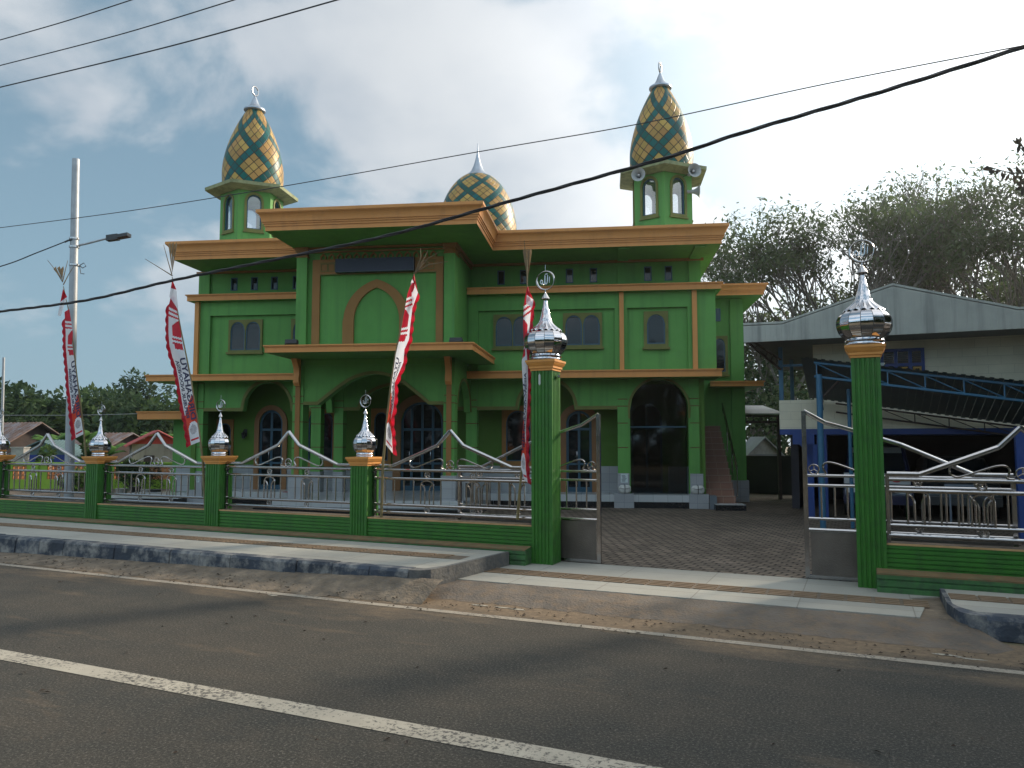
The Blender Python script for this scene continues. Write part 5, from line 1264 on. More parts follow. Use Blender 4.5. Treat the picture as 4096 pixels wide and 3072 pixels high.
banner(c3([(345, 165), (310, 260), (290, 380), (252, 600), (214, 760), (184, 980), (162, 1200), (137, 1360), (130, 1510)]), c3([(376, 165), (386, 260), (352, 370), (334, 520), (322, 640), (286, 720), (276, 830), (234, 930), (206, 1000), (206, 1100), (194, 1210), (174, 1300), (186, 1430), (196, 1590)]),
       c3([(368, 85), (340, 200), (305, 320), (272, 440), (240, 620), (213, 760), (178, 980), (150, 1220), (128, 1450), (108, 1650)]) + [(1525, 2068)], False, 'twisted red and white banner hanging before the porch arch, sign board above it',
       c3([(366, 95), (398, 250), (355, 370), (338, 170)]), 'r', [('DIRGAHAYU', .12, .50, .80, .46), ('REPUBLIK INDONESIA', .55, .80, .78, .47)],
       [(cv([(1330, 690), (1400, 590), (1530, 515)], 1000, 750, .4973), 0), (cv([(1335, 680), (1440, 620), (1590, 595)], 1000, 750, .4973), 0), (cv([(1330, 685), (1375, 560), (1372, 490)], 1000, 750, .4973), 0), (cv([(1332, 685), (1420, 585), (1450, 625)], 1000, 750, .4973), 0), (cv([(1330, 685), (1405, 560), (1430, 510)], 1000, 750, .4973), 0)], .045, seed=8)
c4 = lambda p: cv(p, 1900, 1000, .603)
banner(c4([(345, 245), (322, 370), (319, 500), (325, 650), (310, 740), (315, 850), (325, 980), (325, 1080), (316, 1200), (311, 1330), (304, 1440), (330, 1530)]), c4([(355, 245), (378, 340), (368, 440), (358, 560), (340, 660), (350, 760), (352, 900), (348, 1000), (345, 1060), (338, 1180), (338, 1300), (340, 1450), (352, 1545)]),
       c4([(345, 60), (347, 240), (345, 600), (335, 1000), (322, 1300), (306, 1500), (290, 1660)]) + [(2070, 2078)], False, 'narrow red and white banner hanging straight down beside the tall left gate pillar',
       c4([(350, 242), (388, 330), (378, 385), (338, 350)]), 'r', [('DIRGAHAYU', .02, .35, .84, .50), ('REPUBLIK INDONESIA', .30, .72, .82, .44)],
       [(cv([(525, 410), (520, 260), (505, 105)], 1800, 900, .5877), 0), (cv([(527, 380), (522, 170)], 1800, 900, .5877), .08), (cv([(526, 400), (540, 170)], 1800, 900, .5877), 0)], .03, seed=12)

# ------------------------------------------------------------------ lamp pole, cables
t = thing('street_lamp', 'tall galvanised street lamp pole with one short arm behind the fence', 'street lamp', FW, tuple(CP + ray(275, 2012) * ((.10 - H) / ray(275, 2012).z)))
bx, by, bz = OFF[t.name]; tp = wy(304, 637, by)
def pp_(f): return (bx + (tp.x - bx) * f, by, .1 + (tp.z - .1) * f)
m = MB(); m.tube([pp_(0), pp_(.25), pp_(.5), pp_(.75), pp_(1)], [.135, .13, .122, .114, .106], 20); m.build('pole', POLE, t)
a0 = wy(308, 990, by); a1 = wy(345, 975, by - .1); a2 = wy(434, 952, by - .2)
m = MB(); m.tube([a0, wy(320, 980, by), a1, a2], .032, 8); ar = m.build('arm', POLE, t)
b0 = wy(430, 954, by - .2); b1 = wy(475, 948, by - .25); b2 = wy(517, 940, by - .3)
m = MB()
for (p, q, w, h) in ((b0, b1, .10, .085), (b1, b2, .13, .05)):
    i0 = len(m.v)
    for pt_ in (p, q):
        for dy, dz in ((-w, -h), (w, -h), (w, h), (-w, h)): m.v.append((pt_[0], pt_[1] + dy, pt_[2] + dz))
    for f in ((0, 1, 2, 3), (4, 7, 6, 5), (0, 4, 5, 1), (1, 5, 6, 2), (2, 6, 7, 3), (3, 7, 4, 0)): m.face([i0 + k for k in f])
m.build('lamp_head', BLACKP, t)
for y in (955, 988, 1060):
    m = MB(); c = wy(297, y, by); m.lathe([(.135, c.z - .03), (.145, c.z - .025), (.145, c.z + .025), (.135, c.z + .03)], 20, c.x, c.y); m.build('clamp', STEEL, t)
m = MB()
for y0 in (1062,):
    c = wy(318, y0, by - .1); m.tube([(c.x, c.y, c.z), (c.x + .13, c.y, c.z + .08), (c.x + .2, c.y, c.z - .02), (c.x + .1, c.y, c.z - .08), (c.x, c.y, c.z)], .014, 6); m.tube([(c.x, c.y, c.z), (c.x + .05, c.y, c.z - .25), (c.x + .16, c.y, c.z - .26)], .012, 6)
c = wy(272, 962, by - .1); m.tube([(c.x - .1, c.y, c.z - .05), (c.x, c.y, c.z), (c.x + .14, c.y, c.z + .02)], .03, 6)
m.build('cable_hook', BLACKP, t)
t = thing('thin_pole', 'thin pale metal pole at the far left edge of the photo', 'pole', FW, (wy(8, 1840, 30).x, 30, 0))
m = MB(); a = wy(15, 1430, 30); b = wy(4, 1845, 30); m.tube([a, b, (b.x - .02, 30, 0)], [.045, .06, .06], 12); m.build('pole', POLE, t)
m = MB(); m.tube([(a.x, 30, a.z - 1.2), (a.x, 30, a.z - 1.25)], .062, 12); m.build('collar', STEEL, t)
def cable(name, pts, v, r, label, group, twist=False, n=6):
    P = [FF.pl(x, y, v) for x, y in pts]; P = smooth(P, 8)
    d0 = [P[0][i] - P[1][i] for i in range(3)]; d1 = [P[-1][i] - P[-2][i] for i in range(3)]
    P = [tuple(P[0][i] + d0[i] * 45 for i in range(3))] + P + [tuple(P[-1][i] + d1[i] * 20 for i in range(3))]
    m = MB()
    if twist:
        # resample finely and twist three strands round each other
        Q = []; 
        for a, b in zip(P[:-1], P[1:]):
            L_ = math.dist(a, b); k = max(1, min(400, int(L_ / .05)))
            for i in range(k): Q.append(tuple(a[j] + (b[j] - a[j]) * i / k for j in range(3)))
        for s in range(3):
            m.tube([(q[0], q[1] + r * .55 * math.cos(i * .22 + s * 2.09), q[2] + r * .55 * math.sin(i * .22 + s * 2.09)) for i, q in enumerate(Q)], r * .55, 5)
    else: m.tube(P, r, n)
    at = P[len(P) // 2]
    return solo(m, name, CABLE, label, 'cable', FF, at, group)
GCN = 'overhead cables'
cable('power_cable', [(0, 1246), (340, 1202), (690, 1122), (1130, 1032), (1560, 940), (2048, 803), (2641, 638), (2974, 530), (3530, 366), (4096, 188)], -1.0, .026, 'thick twisted black cable sagging across the mosque front', GCN, True)
cable('power_cable', [(0, 911), (520, 843), (1115, 748), (1908, 608), (2560, 495), (3300, 336), (4096, 182)], -1.3, .0075, 'single thin cable crossing the sky just above the thick twisted one', GCN)
cable('power_cable', [(0, 160), (265, 84), (537, -4)], -2.2, .010, 'uppermost of three thin cables at the top left of the sky', GCN)
cable('power_cable', [(0, 262), (480, 138), (948, -4)], -2.2, .010, 'middle one of three thin cables at the top left of the sky', GCN)
cable('power_cable', [(0, 349), (680, 185), (1361, -4)], -2.2, .012, 'lowest of three thin cables at the top left of the sky', GCN)
P = [wy(-300, 1140, by - .4), wy(0, 1066, by - .2), wy(150, 1010, by - .12), wy(272, 962, by - .1)]
m = MB(); m.tube(smooth([tuple(p) for p in P], 8), .018, 6); solo(m, 'service_cable', CABLE, 'short sagging cable tied to the clamp of the street lamp pole', 'cable', FW, tuple(P[-1]), GCN)
m = MB(); m.tube(smooth([tuple(wy(x, y, 33)) for x, y in ((-200, 1660), (60, 1661), (350, 1660), (693, 1650), (900, 1640))], 6), .012, 5); solo(m, 'service_cable', mat('pale_wire', (.22, .23, .24), .6), 'thin pale wire crossing low in front of the dark trees at left', 'cable', FW, (-14, 33, 3), GCN)

# ------------------------------------------------------------------ vegetation
def leafmat(name, c, trans=.4, var=.35, vs=.6):
    return mat(name, c, .75, var=var, vscale=vs, trans=trans, spec=.15)
LEAF_D = leafmat('dark_foliage', (.034, .062, .028)); LEAF_M = leafmat('mid_foliage', (.055, .09, .030)); LEAF_A = leafmat('airy_foliage', (.085, .120, .055), .5)
LEAF_B = leafmat('banana_foliage', (.10, .20, .05), .4); BARK = mat('grey_bark', (.13, .12, .10), .9, var=.3, vscale=4, bump=.4, bscale=20)
def leaf_quad(m, p, d, up, l, w, mi=0):
    s = d.cross(up)
    if s.length < 1e-4: s = d.orthogonal()
    s.normalize(); s *= w / 2
    q = p + d * l; mid = p + d * (l * .5)
    m.poly([tuple(p), tuple(mid + s), tuple(q), tuple(mid - s)], mi)
def bushy(name, label, at, h, rw, n, ls, mats, seed, trunk_h=None, group=None, clumps=22, flat=1.0, cat='tree', low=.25):
    rr = random.Random(seed); t = thing(name, label, cat, FW, at, group); x, y, z = at
    th = trunk_h if trunk_h is not None else h * .35
    m = MB(); m.tube([(x, y, z - .3), (x + rr.uniform(-.1, .1) * rw, y, z + th * .6), (x + rr.uniform(-.2, .2) * rw, y, z + h * .72)], [h * .025 + .05, h * .018 + .04, .03], 8)
    for k in range(7):
        a = rr.uniform(0, 6.28); zz = z + th * rr.uniform(.6, 1.3); m.tube([(x, y, zz), (x + rw * .35 * math.cos(a), y + rw * .35 * math.sin(a), zz + h * .15), (x + rw * .7 * math.cos(a), y + rw * .7 * math.sin(a), zz + h * .28)], [.012 * h + .02, .008 * h + .015, .012], 5)
    m.build('trunk', BARK, t)
    m = MB(); cl = []
    for k in range(clumps):
        a = rr.uniform(0, 6.28); e = rr.uniform(low - .5, 1) ; r = rw * math.sqrt(rr.uniform(.05, 1)) * (1 - max(0, e) ** 2 * .65)
        cl.append((x + r * math.cos(a), y + r * math.sin(a), z + th + (h - th) * (.18 + .72 * max(0, min(1, (e + .3) / 1.3))), rr.uniform(.24, .42) * rw, rr.randrange(len(mats))))
    for i in range(n):
        c = cl[rr.randrange(clumps)]; v = Vector((rr.gauss(0, 1), rr.gauss(0, 1), rr.gauss(0, 1) * .75 * flat)); v.normalize(); k = rr.uniform(.55, 1.05) ** .6
        p = Vector((c[0], c[1], c[2])) + v * c[3] * k
        d = (v + Vector((rr.uniform(-.8, .8), rr.uniform(-.8, .8), rr.uniform(-.9, .5)))).normalized(); l = ls * rr.uniform(.6, 1.4)
        leaf_quad(m, p, d, Vector((rr.uniform(-1, 1), rr.uniform(-1, 1), 1)), l, l * .55, c[4])
    m.build('crown', mats, t, sharp=0)
    return t
def airy(label, at, h, spread, seed, group, dens=1.0, lean=(0, 0), lmat=None, bare=0.0, ls=.32):
    rr = random.Random(seed); t = thing('slender_tree', label, 'tree', FW, at, group); B_ = MB(); Lf = MB()
    def grow(p, d, l, r, k):
        q = p + d * l; mid = (p + q) / 2 + Vector((rr.uniform(-.06, .06), rr.uniform(-.06, .06), 0)) * l
        B_.tube([tuple(p), tuple(mid), tuple(q)], [r, r * .85, r * .68], 6 if k < 2 else 3, cap=False)
        if k >= 5:
            if rr.random() < bare: return
            for _ in range(int(9 * dens)):
                o = q + Vector((rr.gauss(0, .36), rr.gauss(0, .36), rr.gauss(-.05, .28))) * spread * .30
                dd = Vector((rr.uniform(-1, 1), rr.uniform(-1, 1), rr.uniform(-.9, .3))).normalized(); s = ls * rr.uniform(.6, 1.3)
                leaf_quad(Lf, o, dd, Vector((0, 0, 1)), s, s * .42)
            return
        n = rr.choice((2, 3, 3)) if k else 3
        for i in range(n):
            a = rr.uniform(0, 6.28); sp = rr.uniform(.28, .62) * (1.0 if k < 3 else 1.25)
            side = Vector((math.cos(a), math.sin(a), 0)); nd = (d + side * sp + Vector((0, 0, .10))).normalized()
            grow(q, nd, l * rr.uniform(.62, .86), r * .62, k + 1)
        if k in (1, 2, 3) and rr.random() < .7: grow(q, (d + Vector((rr.uniform(-.15, .15), rr.uniform(-.15, .15), .1))).normalized(), l * .8, r * .6, k + 1)
    p0 = Vector(at); d0 = Vector((lean[0], lean[1], 1)).normalized()
    grow(p0 - Vector((0, 0, .3)), d0, h * .30, .012 * h + .02, 0)
    B_.build('trunk', BARK, t, sharp=0); Lf.build('crown', [lmat or LEAF_A], t, sharp=0)
    return t
GA = 'slender trees behind the carport house'
specs = [  # photo x of the trunk, photo y of the crown top, distance, seed, label
 (3010, 1170, 44, 1, 'thin leafy tree directly right of the mosque eave', 1.3, 0.1, 2.4), (3140, 985, 40, 2, 'leafy tree with a ragged top left of the roof ridge', 1.5, 0.05, 2.9),
 (3300, 835, 42, 3, 'tall tree whose dense top leans left above the right gate pillar dome', 1.7, 0.05, 3.4), (3420, 810, 38, 4, 'tree with a pointed sparse top behind the right gate pillar', 1.6, 0.05, 4.2),
 (3560, 790, 44, 5, 'half bare tree with pale forked branches above the roof ridge', .35, 0.5, 3.8), (3640, 690, 42, 6, 'highest half bare tree with visible pale limbs', .45, 0.35, 4.0),
 (3760, 770, 45, 7, 'open crowned tree with tufts of leaves against the bright sky', .7, 0.25, 3.8), (3880, 695, 40, 8, 'tall tree with a rounded tufted crown right of the bare one', 1.2, 0.05, 4.0),
 (4010, 770, 38, 9, 'dense dark tree at the right edge above the roof', 2.0, 0.0, 4.2), (4110, 830, 36, 10, 'dense tree cut by the right edge of the photo', 1.9, 0.0, 4.2)]
for (x, y, Y, sd, lb, dn, br, sp) in specs:
    top = wy(x, y, Y); airy(lb, (top.x, Y, 0), (top.z) * .98, sp, sd * 7 + 1, GA, dn, (0, 0), None, br)
GU = 'bushy trees filling in behind the houses'
for i, (x, y, Y, lb) in enumerate([(2985, 1390, 36, 'grey green bush seen between the mosque annex and the house'), (3090, 1250, 48, 'bushy tree filling the gap left of the house roof'), (3260, 1090, 50, 'dull green tree low behind the left roof slope'),
        (3480, 1100, 50, 'dull green tree low behind the roof ridge'), (3680, 1050, 50, 'dull green tree low behind the right roof slope'), (3860, 980, 48, 'dark bushy tree behind the right end of the roof'), (4010, 950, 46, 'dark bushy tree low at the right edge'), (4100, 1000, 44, 'olive bush touching the roof at the right edge')]):
    top = wy(x, y, Y); bushy('bushy_tree', lb, (top.x, Y, 0), top.z, 3.4, 3600, .30, [LEAF_A, LEAF_D, LEAF_A], 40 + i, top.z * .25, GU, 26)
# left distance
GL = 'trees beyond the left houses'
lt = [(-30, 1495, 46, 2.4, 'dark tree cut by the left edge of the photo'), (60, 1500, 52, 2.6, 'dark tree at far left with drooping fronds of leaves'), (150, 1570, 50, 2.4, 'low dark tree left of the street lamp pole'), (225, 1590, 58, 3.0, 'dark round tree directly left of the lamp pole'),
      (310, 1520, 60, 3.2, 'dark tree directly right of the lamp pole'), (365, 1535, 52, 2.6, 'brighter tree between the two left banners'), (430, 1560, 56, 3.2, 'wide green tree below the lone round crown'),
      (470, 1530, 66, 2.2, 'small dark crown left of the lone round crown'), (548, 1487, 72, 2.7, 'lone tree with a dark round crown rising above the others'), (540, 1570, 54, 3.2, 'sunlit green tree under the lone round crown'),
      (620, 1590, 50, 2.8, 'dark tree just left of the wide banner'), (700, 1580, 52, 3.0, 'dark tree partly behind the wide banner')]
for i, (x, y, Y, rw, lb) in enumerate(lt):
    top = wy(x, y + (40 if rw != 2.7 else -4), Y); bushy('leafy_tree', lb, (top.x, Y, -1), top.z + 1, rw * 1.25, 3200, .42, [LEAF_D, LEAF_M if i % 3 else LEAF_D, LEAF_D], 70 + i, (top.z + 1) * .18, GL, 24, low=.0)
m = MB(); rr = random.Random(99)
for i in range(9000):
    X = rr.uniform(-60, -14); Y = rr.uniform(62, 74); z = rr.uniform(-.5, 3.3 + 1.2 * math.sin(X * .4) + .8 * math.sin(X * 1.3)); d = Vector((rr.uniform(-1, 1), rr.uniform(-1, 1), rr.uniform(-1, 1))).normalized(); leaf_quad(m, Vector((X, Y, z)), d, Vector((0, 0, 1)), rr.uniform(.5, 1.1), .5)
o = struct(m, 'far_woodland', LEAF_D, FW, 'stuff')
m = MB(); rr = random.Random(98)
for i in range(9000):
    X = rr.uniform(14, 62); Y = rr.uniform(58, 66); z = rr.uniform(-.5, 8.5 + 1.2 * math.sin(X * .4)); d = Vector((rr.uniform(-1, 1), rr.uniform(-1, 1), rr.uniform(-1, 1))).normalized(); leaf_quad(m, Vector((X, Y, z)), d, Vector((0, 0, 1)), rr.uniform(.5, 1.0), .5)
o = struct(m, 'far_woodland', LEAF_D, FW, 'stuff')
m = MB(); rr = random.Random(97)
for i in range(15000):
    X = rr.uniform(-55, 55); Y = rr.uniform(-20, -14); z = rr.uniform(-.1, 7.4 + 1.4 * math.sin(X * .35) + 1.0 * math.sin(X * .9 + 1)); d = Vector((rr.uniform(-1, 1), rr.uniform(-1, 1), rr.uniform(-1, 1))).normalized(); leaf_quad(m, Vector((X, Y, z)), d, Vector((0, 0, 1)), rr.uniform(.8, 1.5), .9)
o = struct(m, 'roadside_woodland', LEAF_D, FW, 'stuff')
def banana(label, at, h, seed, n=8, ll=1.6):
    rr = random.Random(seed); t = thing('banana_plant', label, 'banana plant', FW, at, 'banana plants at left'); x, y, z = at
    m = MB(); m.tube([(x, y, z), (x + .05, y, z + h * .5), (x + .02, y, z + h * .62)], [.13, .10, .07], 8); m.build('stem', LEAF_M, t)
    for k in range(n):
        a = 2 * math.pi * k / n + rr.uniform(-.3, .3); lift = rr.uniform(.5, 1.0); L_ = ll * rr.uniform(.8, 1.15); m = MB(); prev = None
        for i in range(11):
            s = i / 10; r = L_ * s * (1 - .12 * s); zz = z + h * .58 + L_ * lift * (s * 1.1 - s * s * .85 * rr.uniform(.9, 1.0)); w = .26 * ll / 1.6 * math.sin(math.pi * min(1, .10 + s * .92)) ** .6 + .01
            c = Vector((x + r * math.cos(a) * .75, y + r * math.sin(a) * .75, zz)); sd = Vector((-math.sin(a), math.cos(a), 0)) * w
            row = [m.vert(tuple(c - sd - Vector((0, 0, w * .35)))), m.vert(tuple(c)), m.vert(tuple(c + sd - Vector((0, 0, w * .35))))]
            if prev: m.face((prev[0], prev[1], row[1], row[0])); m.face((prev[1], prev[2], row[2], row[1]))
            prev = row
        m.build('leaf', LEAF_B, t, sharp=0)
def gat(x, yb, Y): p = wy(x, yb, Y); return (p.x, Y, p.z)
for i, (x, yt, Y, lb) in enumerate([(215, 1600, 36, 'banana plant with pale upright leaves left of the lamp pole'), (340, 1590, 37, 'banana plant between the lamp pole and the first fence pillar dome'), (425, 1700, 33, 'small banana plant with one bright leaf behind the second fence pillar dome'), (655, 1575, 40, 'banana plant with dark broad leaves left of the wide banner'), (600, 1610, 44, 'banana plant in the shade of the trees near the wide banner')]):
    top = wy(x, yt, Y); banana(lb, (top.x, Y, 0 if Y < 38 else -.3), max(2.2, top.z * .80), 20 + i)
# near branch reaching in at the top right
t = thing('overhanging_branch', 'leafy twig ends of a near tree hanging in at the right edge of the sky', 'branch', FW, tuple(wy(4300, 900, 8)))
m = MB(); rr = random.Random(4); lf = MB()
NEARL = leafmat('near_leaf', (.085, .075, .06), .35, var=.2)
for pts in ([(4300, 700), (4150, 695), (4040, 690), (3960, 668)], [(4300, 690), (4160, 640), (4110, 600), (4075, 575)], [(4300, 760), (4180, 745), (4110, 735), (4090, 752)], [(4420, 900), (4330, 800), (4300, 700), (4290, 640)]):
    q = smooth([tuple(wy(x, y, 8)) for x, y in pts], 6); m.tube(q, [.012 - .008 * i / (len(q) - 1) for i in range(len(q))], 5)
    for i, p in enumerate(q):
        for s in (-1, 1):
            d = Vector((rr.uniform(-.55, .1), rr.uniform(-.3, .3), -.75 if s < 0 else rr.uniform(-.2, .35))).normalized(); leaf_quad(lf, Vector(p), d, Vector((.3, 1, .2)), rr.uniform(.075, .13), .036)
m.build('twig', BARK, t); lf.build('leaves', NEARL, t, sharp=0)
# shade trees standing off to the right of the view, between the sun and the driveway
GS = 'shade trees right of the driveway'
for i, (u, v_, h, lb) in enumerate([(19, 5.5, 12.5, 'broad shade tree farther along the road right of the view'), (13, -1.5, 8.0, 'low shade tree at the kerb right of the view'), (12.5, 4.5, 8.5, 'dense shade tree standing right of the view beside the carport'), (15.5, 9.5, 10.5, 'taller shade tree standing right of the view behind the carport'), (16.5, 1.0, 9.5, 'wide shade tree by the road right of the view')]):
    p_ = FF.w(u, v_, 0); bushy('shade_tree', lb, (p_.x, p_.y, .1), h, 3.9, 7000, .36, [LEAF_M, LEAF_D], 300 + i, h * .3, GS, 26)
# ------------------------------------------------------------------ left background: garden wall, houses
LIME = mat('lime_yellow_wall_paint', (.22, .36, .025), .7, var=.12, vscale=2, streak=.2, dirtcol=(.12, .2, .02)); BREEZE = mat('orange_breeze_block', (.50, .20, .07), .8, var=.15, vscale=8)
t = thing('garden_wall', 'lime yellow garden wall with orange breeze block panels at far left', 'wall', FW, (-17, 29.9, .08))
spans = [(-30.0, -26.5), (-25.6, -23.3), (-22.4, -20.4), (-19.45, -18.90), (-18.1, -16.65), (-15.5, -14.62), (-14.12, -13.30)]
m = MB(); m.wall(-32, -12.9, .08, 1.07, 29.9, 30.02, [(a, b, .46, lambda u: 1.0) for a, b in spans], seg=1); m.build('wall_body', LIME, t)
m = MB(); m.box(-32, -12.9, 29.85, 30.07, 1.07, 1.12)
for x in (-26.0, -22.9, -19.9, -18.5, -16.1, -14.35, -12.95): m.box(x - .09, x + .09, 29.84, 30.06, .08, 1.069)
m.build('post_and_coping', LIME, t)
for (a, b) in spans:
    n = max(1, round((b - a) / .18)); w = (b - a) / n; m = MB()
    for i in range(n):
        for j in range(3):
            x = a + w * (i + .5); z = .46 + .18 * (j + .5); h = .09
            m.ribbon([(x + w / 2 - .015, z - h + .015), (x - w / 2 + .015, z - h + .015), (x - w / 2 + .015, z + h - .015), (x + w / 2 - .015, z + h - .015)], [(x + w / 2, z - h), (x - w / 2, z - h), (x - w / 2, z + h), (x + w / 2, z + h)], 29.93, 29.99, closed=True)
            for q in (45, 135): 
                dx, dz = math.cos(R(q)) * w * .5, math.sin(R(q)) * h; m.tube([(x - dx, 29.96, z - dz), (x + dx, 29.96, z + dz)], .014, 4)
            m.tube([(x + w * .27 * math.cos(k * .785), 29.96, z + h * .5 * math.sin(k * .785)) for k in range(8)], .012, 4, closed=True)
    m.build('breeze_block_panel', BREEZE, t, sharp=0)
def conifer(label, x, y, z, h, potc):
    t = thing('potted_shrub', label, 'potted shrub', FW, (x, y, z), 'potted shrubs along the garden wall'); m = MB(); m.lathe([(.11, z), (.15, z + .05), (.19, z + .24), (.20, z + .26), (.17, z + .26), (0, z + .24)], 16, x, y); m.build('pot', potc, t)
    rr = random.Random(int(x * 100)); m = MB()
    for i in range(900):
        k = rr.random() ** .7; r = .21 * h * (1 - k) + .03; a = rr.uniform(0, 6.28); p = Vector((x + r * math.cos(a), y + r * math.sin(a), z + .25 + k * (h - .25))); leaf_quad(m, p, Vector((math.cos(a), math.sin(a), rr.uniform(-.3, .9))).normalized(), Vector((0, 0, 1)), .09, .03)
    m.build('foliage', LEAF_D, t, sharp=0)
POTB = mat('black_pot', (.02, .02, .02), .5); POTT = mat('white_pot', (.35, .34, .32), .6)
for i, (x, yt, yb, Y, lb) in enumerate([(490, 1862, 1952, 26, 'dark conical shrub in a pot nearest the lamp pole'), (545, 1878, 1950, 27, 'small conical shrub in a pot between two larger ones'), (590, 1850, 1955, 25.5, 'tall conical shrub in a pot before an orange breeze block panel'), (628, 1860, 1955, 25.5, 'dark round shrub in a pot nearest the mosque')]):
    a = wy(x, yt, Y); conifer(lb, a.x, Y, .10, max(.6, a.z - .10), POTB if i % 2 else POTT)
for i, (x, Y, h, lb) in enumerate([(322, 28.6, .9, 'leafy green shrub right of the lamp pole before the lime wall'), (520, 28.8, 1.15, 'broad leafed yellowish shrub before the lime wall'), (170, 31.5, 1.7, 'round leafy bush rising behind the lime wall at far left'), (352, 32.5, 1.8, 'yellowish bush behind the lime wall right of the lamp pole')]):
    a = wy(x, 1950, Y); bushy('garden_shrub', lb, (a.x, Y, .08), h, .5, 900, .16, [LEAF_M, LEAF_B], 210 + i, .1, 'garden shrubs by the lime wall', 9, cat='shrub')
RUST = mat('rusty_roof_sheet', (.15, .085, .06), .7, var=.4, vscale=.8, dirt=.7, dirtcol=(.22, .22, .24)); REDR = mat('faded_red_roof', (.38, .06, .055), .6, var=.2, vscale=.7, dirt=.45, dirtcol=(.45, .20, .17)); REDG = mat('red_corrugated_gable', (.50, .05, .03), .6, var=.1)
PLAST = mat('stained_plaster', (.36, .32, .26), .85, var=.2, vscale=1, streak=.5, dirtcol=(.14, .12, .10)); DARKW = mat('dark_timber_wall', (.05, .035, .03), .85, var=.3, vscale=2)
def roofed_house(name, label, at, rz, w, l, ze, zr, wall, roof, gable, ov=.35, corr=True, windows=()):
    # local x across (gable width), y along the ridge; gable faces -y
    t = thing(name, label, 'house', FW, at); t.rotation_euler = (0, 0, rz); OFF[t.name] = (0, 0, 0)
    m = MB(); m.box(-w / 2, w / 2, 0, l, -1, ze); m.build('wall', wall, t)
    m = MB(); m.prism([(-w / 2, ze), (w / 2, ze), (0, zr - .04)], .002, .05, 'y'); m.build('gable', gable, t)
    m = MB(); s = (zr - ze) / (w / 2); X = w / 2 + ov; ZE = ze - ov * s
    n = int(X / .09) if corr else 1
    for sg in (-1, 1):
        m.prism([(0, zr), (sg * X, ZE), (sg * X, ZE + .05), (0, zr + .05)], -ov, l + ov, 'y')
        if corr:
            k = int((l + 2 * ov) / .30)
            for i in range(k):
                y = -ov + (l + 2 * ov) * (i + .5) / k; m.tube([(0, y, zr + .05), (sg * X, y, ZE + .05)], .03, 4)
    m.build('roof', roof, t, sharp=20)
    for (x0, x1, z0, z1) in windows:
        m = MB(); m.box(x0, x1, -.02, -.002, z0, z1); m.build('window', DARKW, t)
    return t
p = wy(646, 1727, 32); q = wy(603, 1776, 32)
w_ = 2.0
roofed_house('village_house', 'small house with a faded red roof and beige walls left of the mosque', (p.x - .15, 32, 0), R(28), 1.9, 3.6, q.z, p.z, PLAST, REDR, REDG, .25, windows=((-.5, -.1, .9, 1.35),))
p = wy(520, 1735, 38); roofed_house('village_house', 'house with a brown rusted roof behind the red roofed one', (p.x, 38, 0), R(60), 3.0, 4.0, p.z - .8, p.z, DARKW, RUST, DARKW, .3)
p = wy(150, 1693, 37); roofed_house('village_house', 'dark timber house with a rusted patched roof at far left', (p.x, 37, 0), R(62), 4.2, 6.0, p.z - 1.35, p.z, DARKW, RUST, DARKW, .4)
p = wy(170, 1765, 33); TEAL = mat('faded_teal_roof', (.09, .15, .15), .7, var=.25, vscale=1)
roofed_house('village_shed', 'low shed with a teal roof and blue wall behind the leftmost complete bay', (p.x, 33, 0), R(5), 2.6, 2.0, 1.35, p.z, mat('deep_blue_wall', (.01, .035, .22), .7, var=.15), TEAL, TEAL, .2)
p = wy(67, 1850, 31); m = MB(); m.box(p.x - .25, p.x + .25, 31, 31.4, -.5, wy(67, 1792, 31).z); m.box(p.x - .28, p.x + .28, 30.97, 31.43, wy(67, 1792, 31).z, wy(67, 1792, 31).z + .04)
solo(m, 'concrete_block', CONC, 'plain grey concrete tank standing behind the lime wall at far left', 'tank', FW, (p.x, 31.2, -.5))
p = wy(150, 1840, 31.2); t = thing('scooter', 'white and red scooter parked behind the lime wall at far left', 'scooter', FW, (p.x, 31.2, .08))
m = MB(); m.prism([(p.x - .55, .55), (p.x - .3, .95), (p.x - .1, 1.0), (p.x, .8), (p.x + .35, .85), (p.x + .55, 1.0), (p.x + .62, .8), (p.x + .45, .5), (p.x, .42)], 31.05, 31.35, 'y'); m.build('body', mat('white_scooter_panel', (.55, .55, .55), .3), t)
m = MB(); m.prism([(p.x + .1, .93), (p.x + .5, .97), (p.x + .5, 1.06), (p.x + .1, 1.0)], 31.06, 31.34, 'y'); m.build('seat', mat('red_panel', (.5, .02, .02), .4), t)
for sx in (-.5, .5):
    m = MB(); m.tube([(p.x + sx + .22 * math.cos(k * .524), 31.2, .32 + .22 * math.sin(k * .524)) for k in range(12)], .05, 6, closed=True); m.build('wheel', BLACKP, t)

# ------------------------------------------------------------------ right side: house, carport, cars (street frame)
HV = 9.2
CREAM = brickmat('cream_painted_block_wall', (.60, .56, .43), (.64, .60, .46), (.48, .45, .35), .5, .20, .005, rough=.8, axes='xz', bump=.15, var=.16)
FASC = mat('weathered_grey_fascia_sheet', (.36, .37, .33), .75, var=.10, vscale=.5, streak=.75, dirtcol=(.15, .16, .15), dirt=.2)
BLUE = mat('deep_blue_paint', (.012, .045, .20), .55, var=.12, vscale=2); LBLUE = mat('light_blue_steel_paint', (.022, .105, .19), .5, var=.15, vscale=3, streak=.3, dirtcol=(.05, .08, .1))
HS = thing('carport_house', 'two storey cream house with a grey gable fascia and blue bands at the right', 'house', FF, (6, HV, .1))
def fl(x, y, v): return FF.pl(x, y, v)
fz = fl(2976, 1371, HV - 1.3); ft = fl(2976, 1305, HV - 1.3); k2 = fl(3129, 1298, HV - 1.3); ap = fl(3570, 1146, HV - 1.3); bl = fl(4096, 1308, HV - 1.3); rt_ = fl(4054, 1229, HV - 1.3)
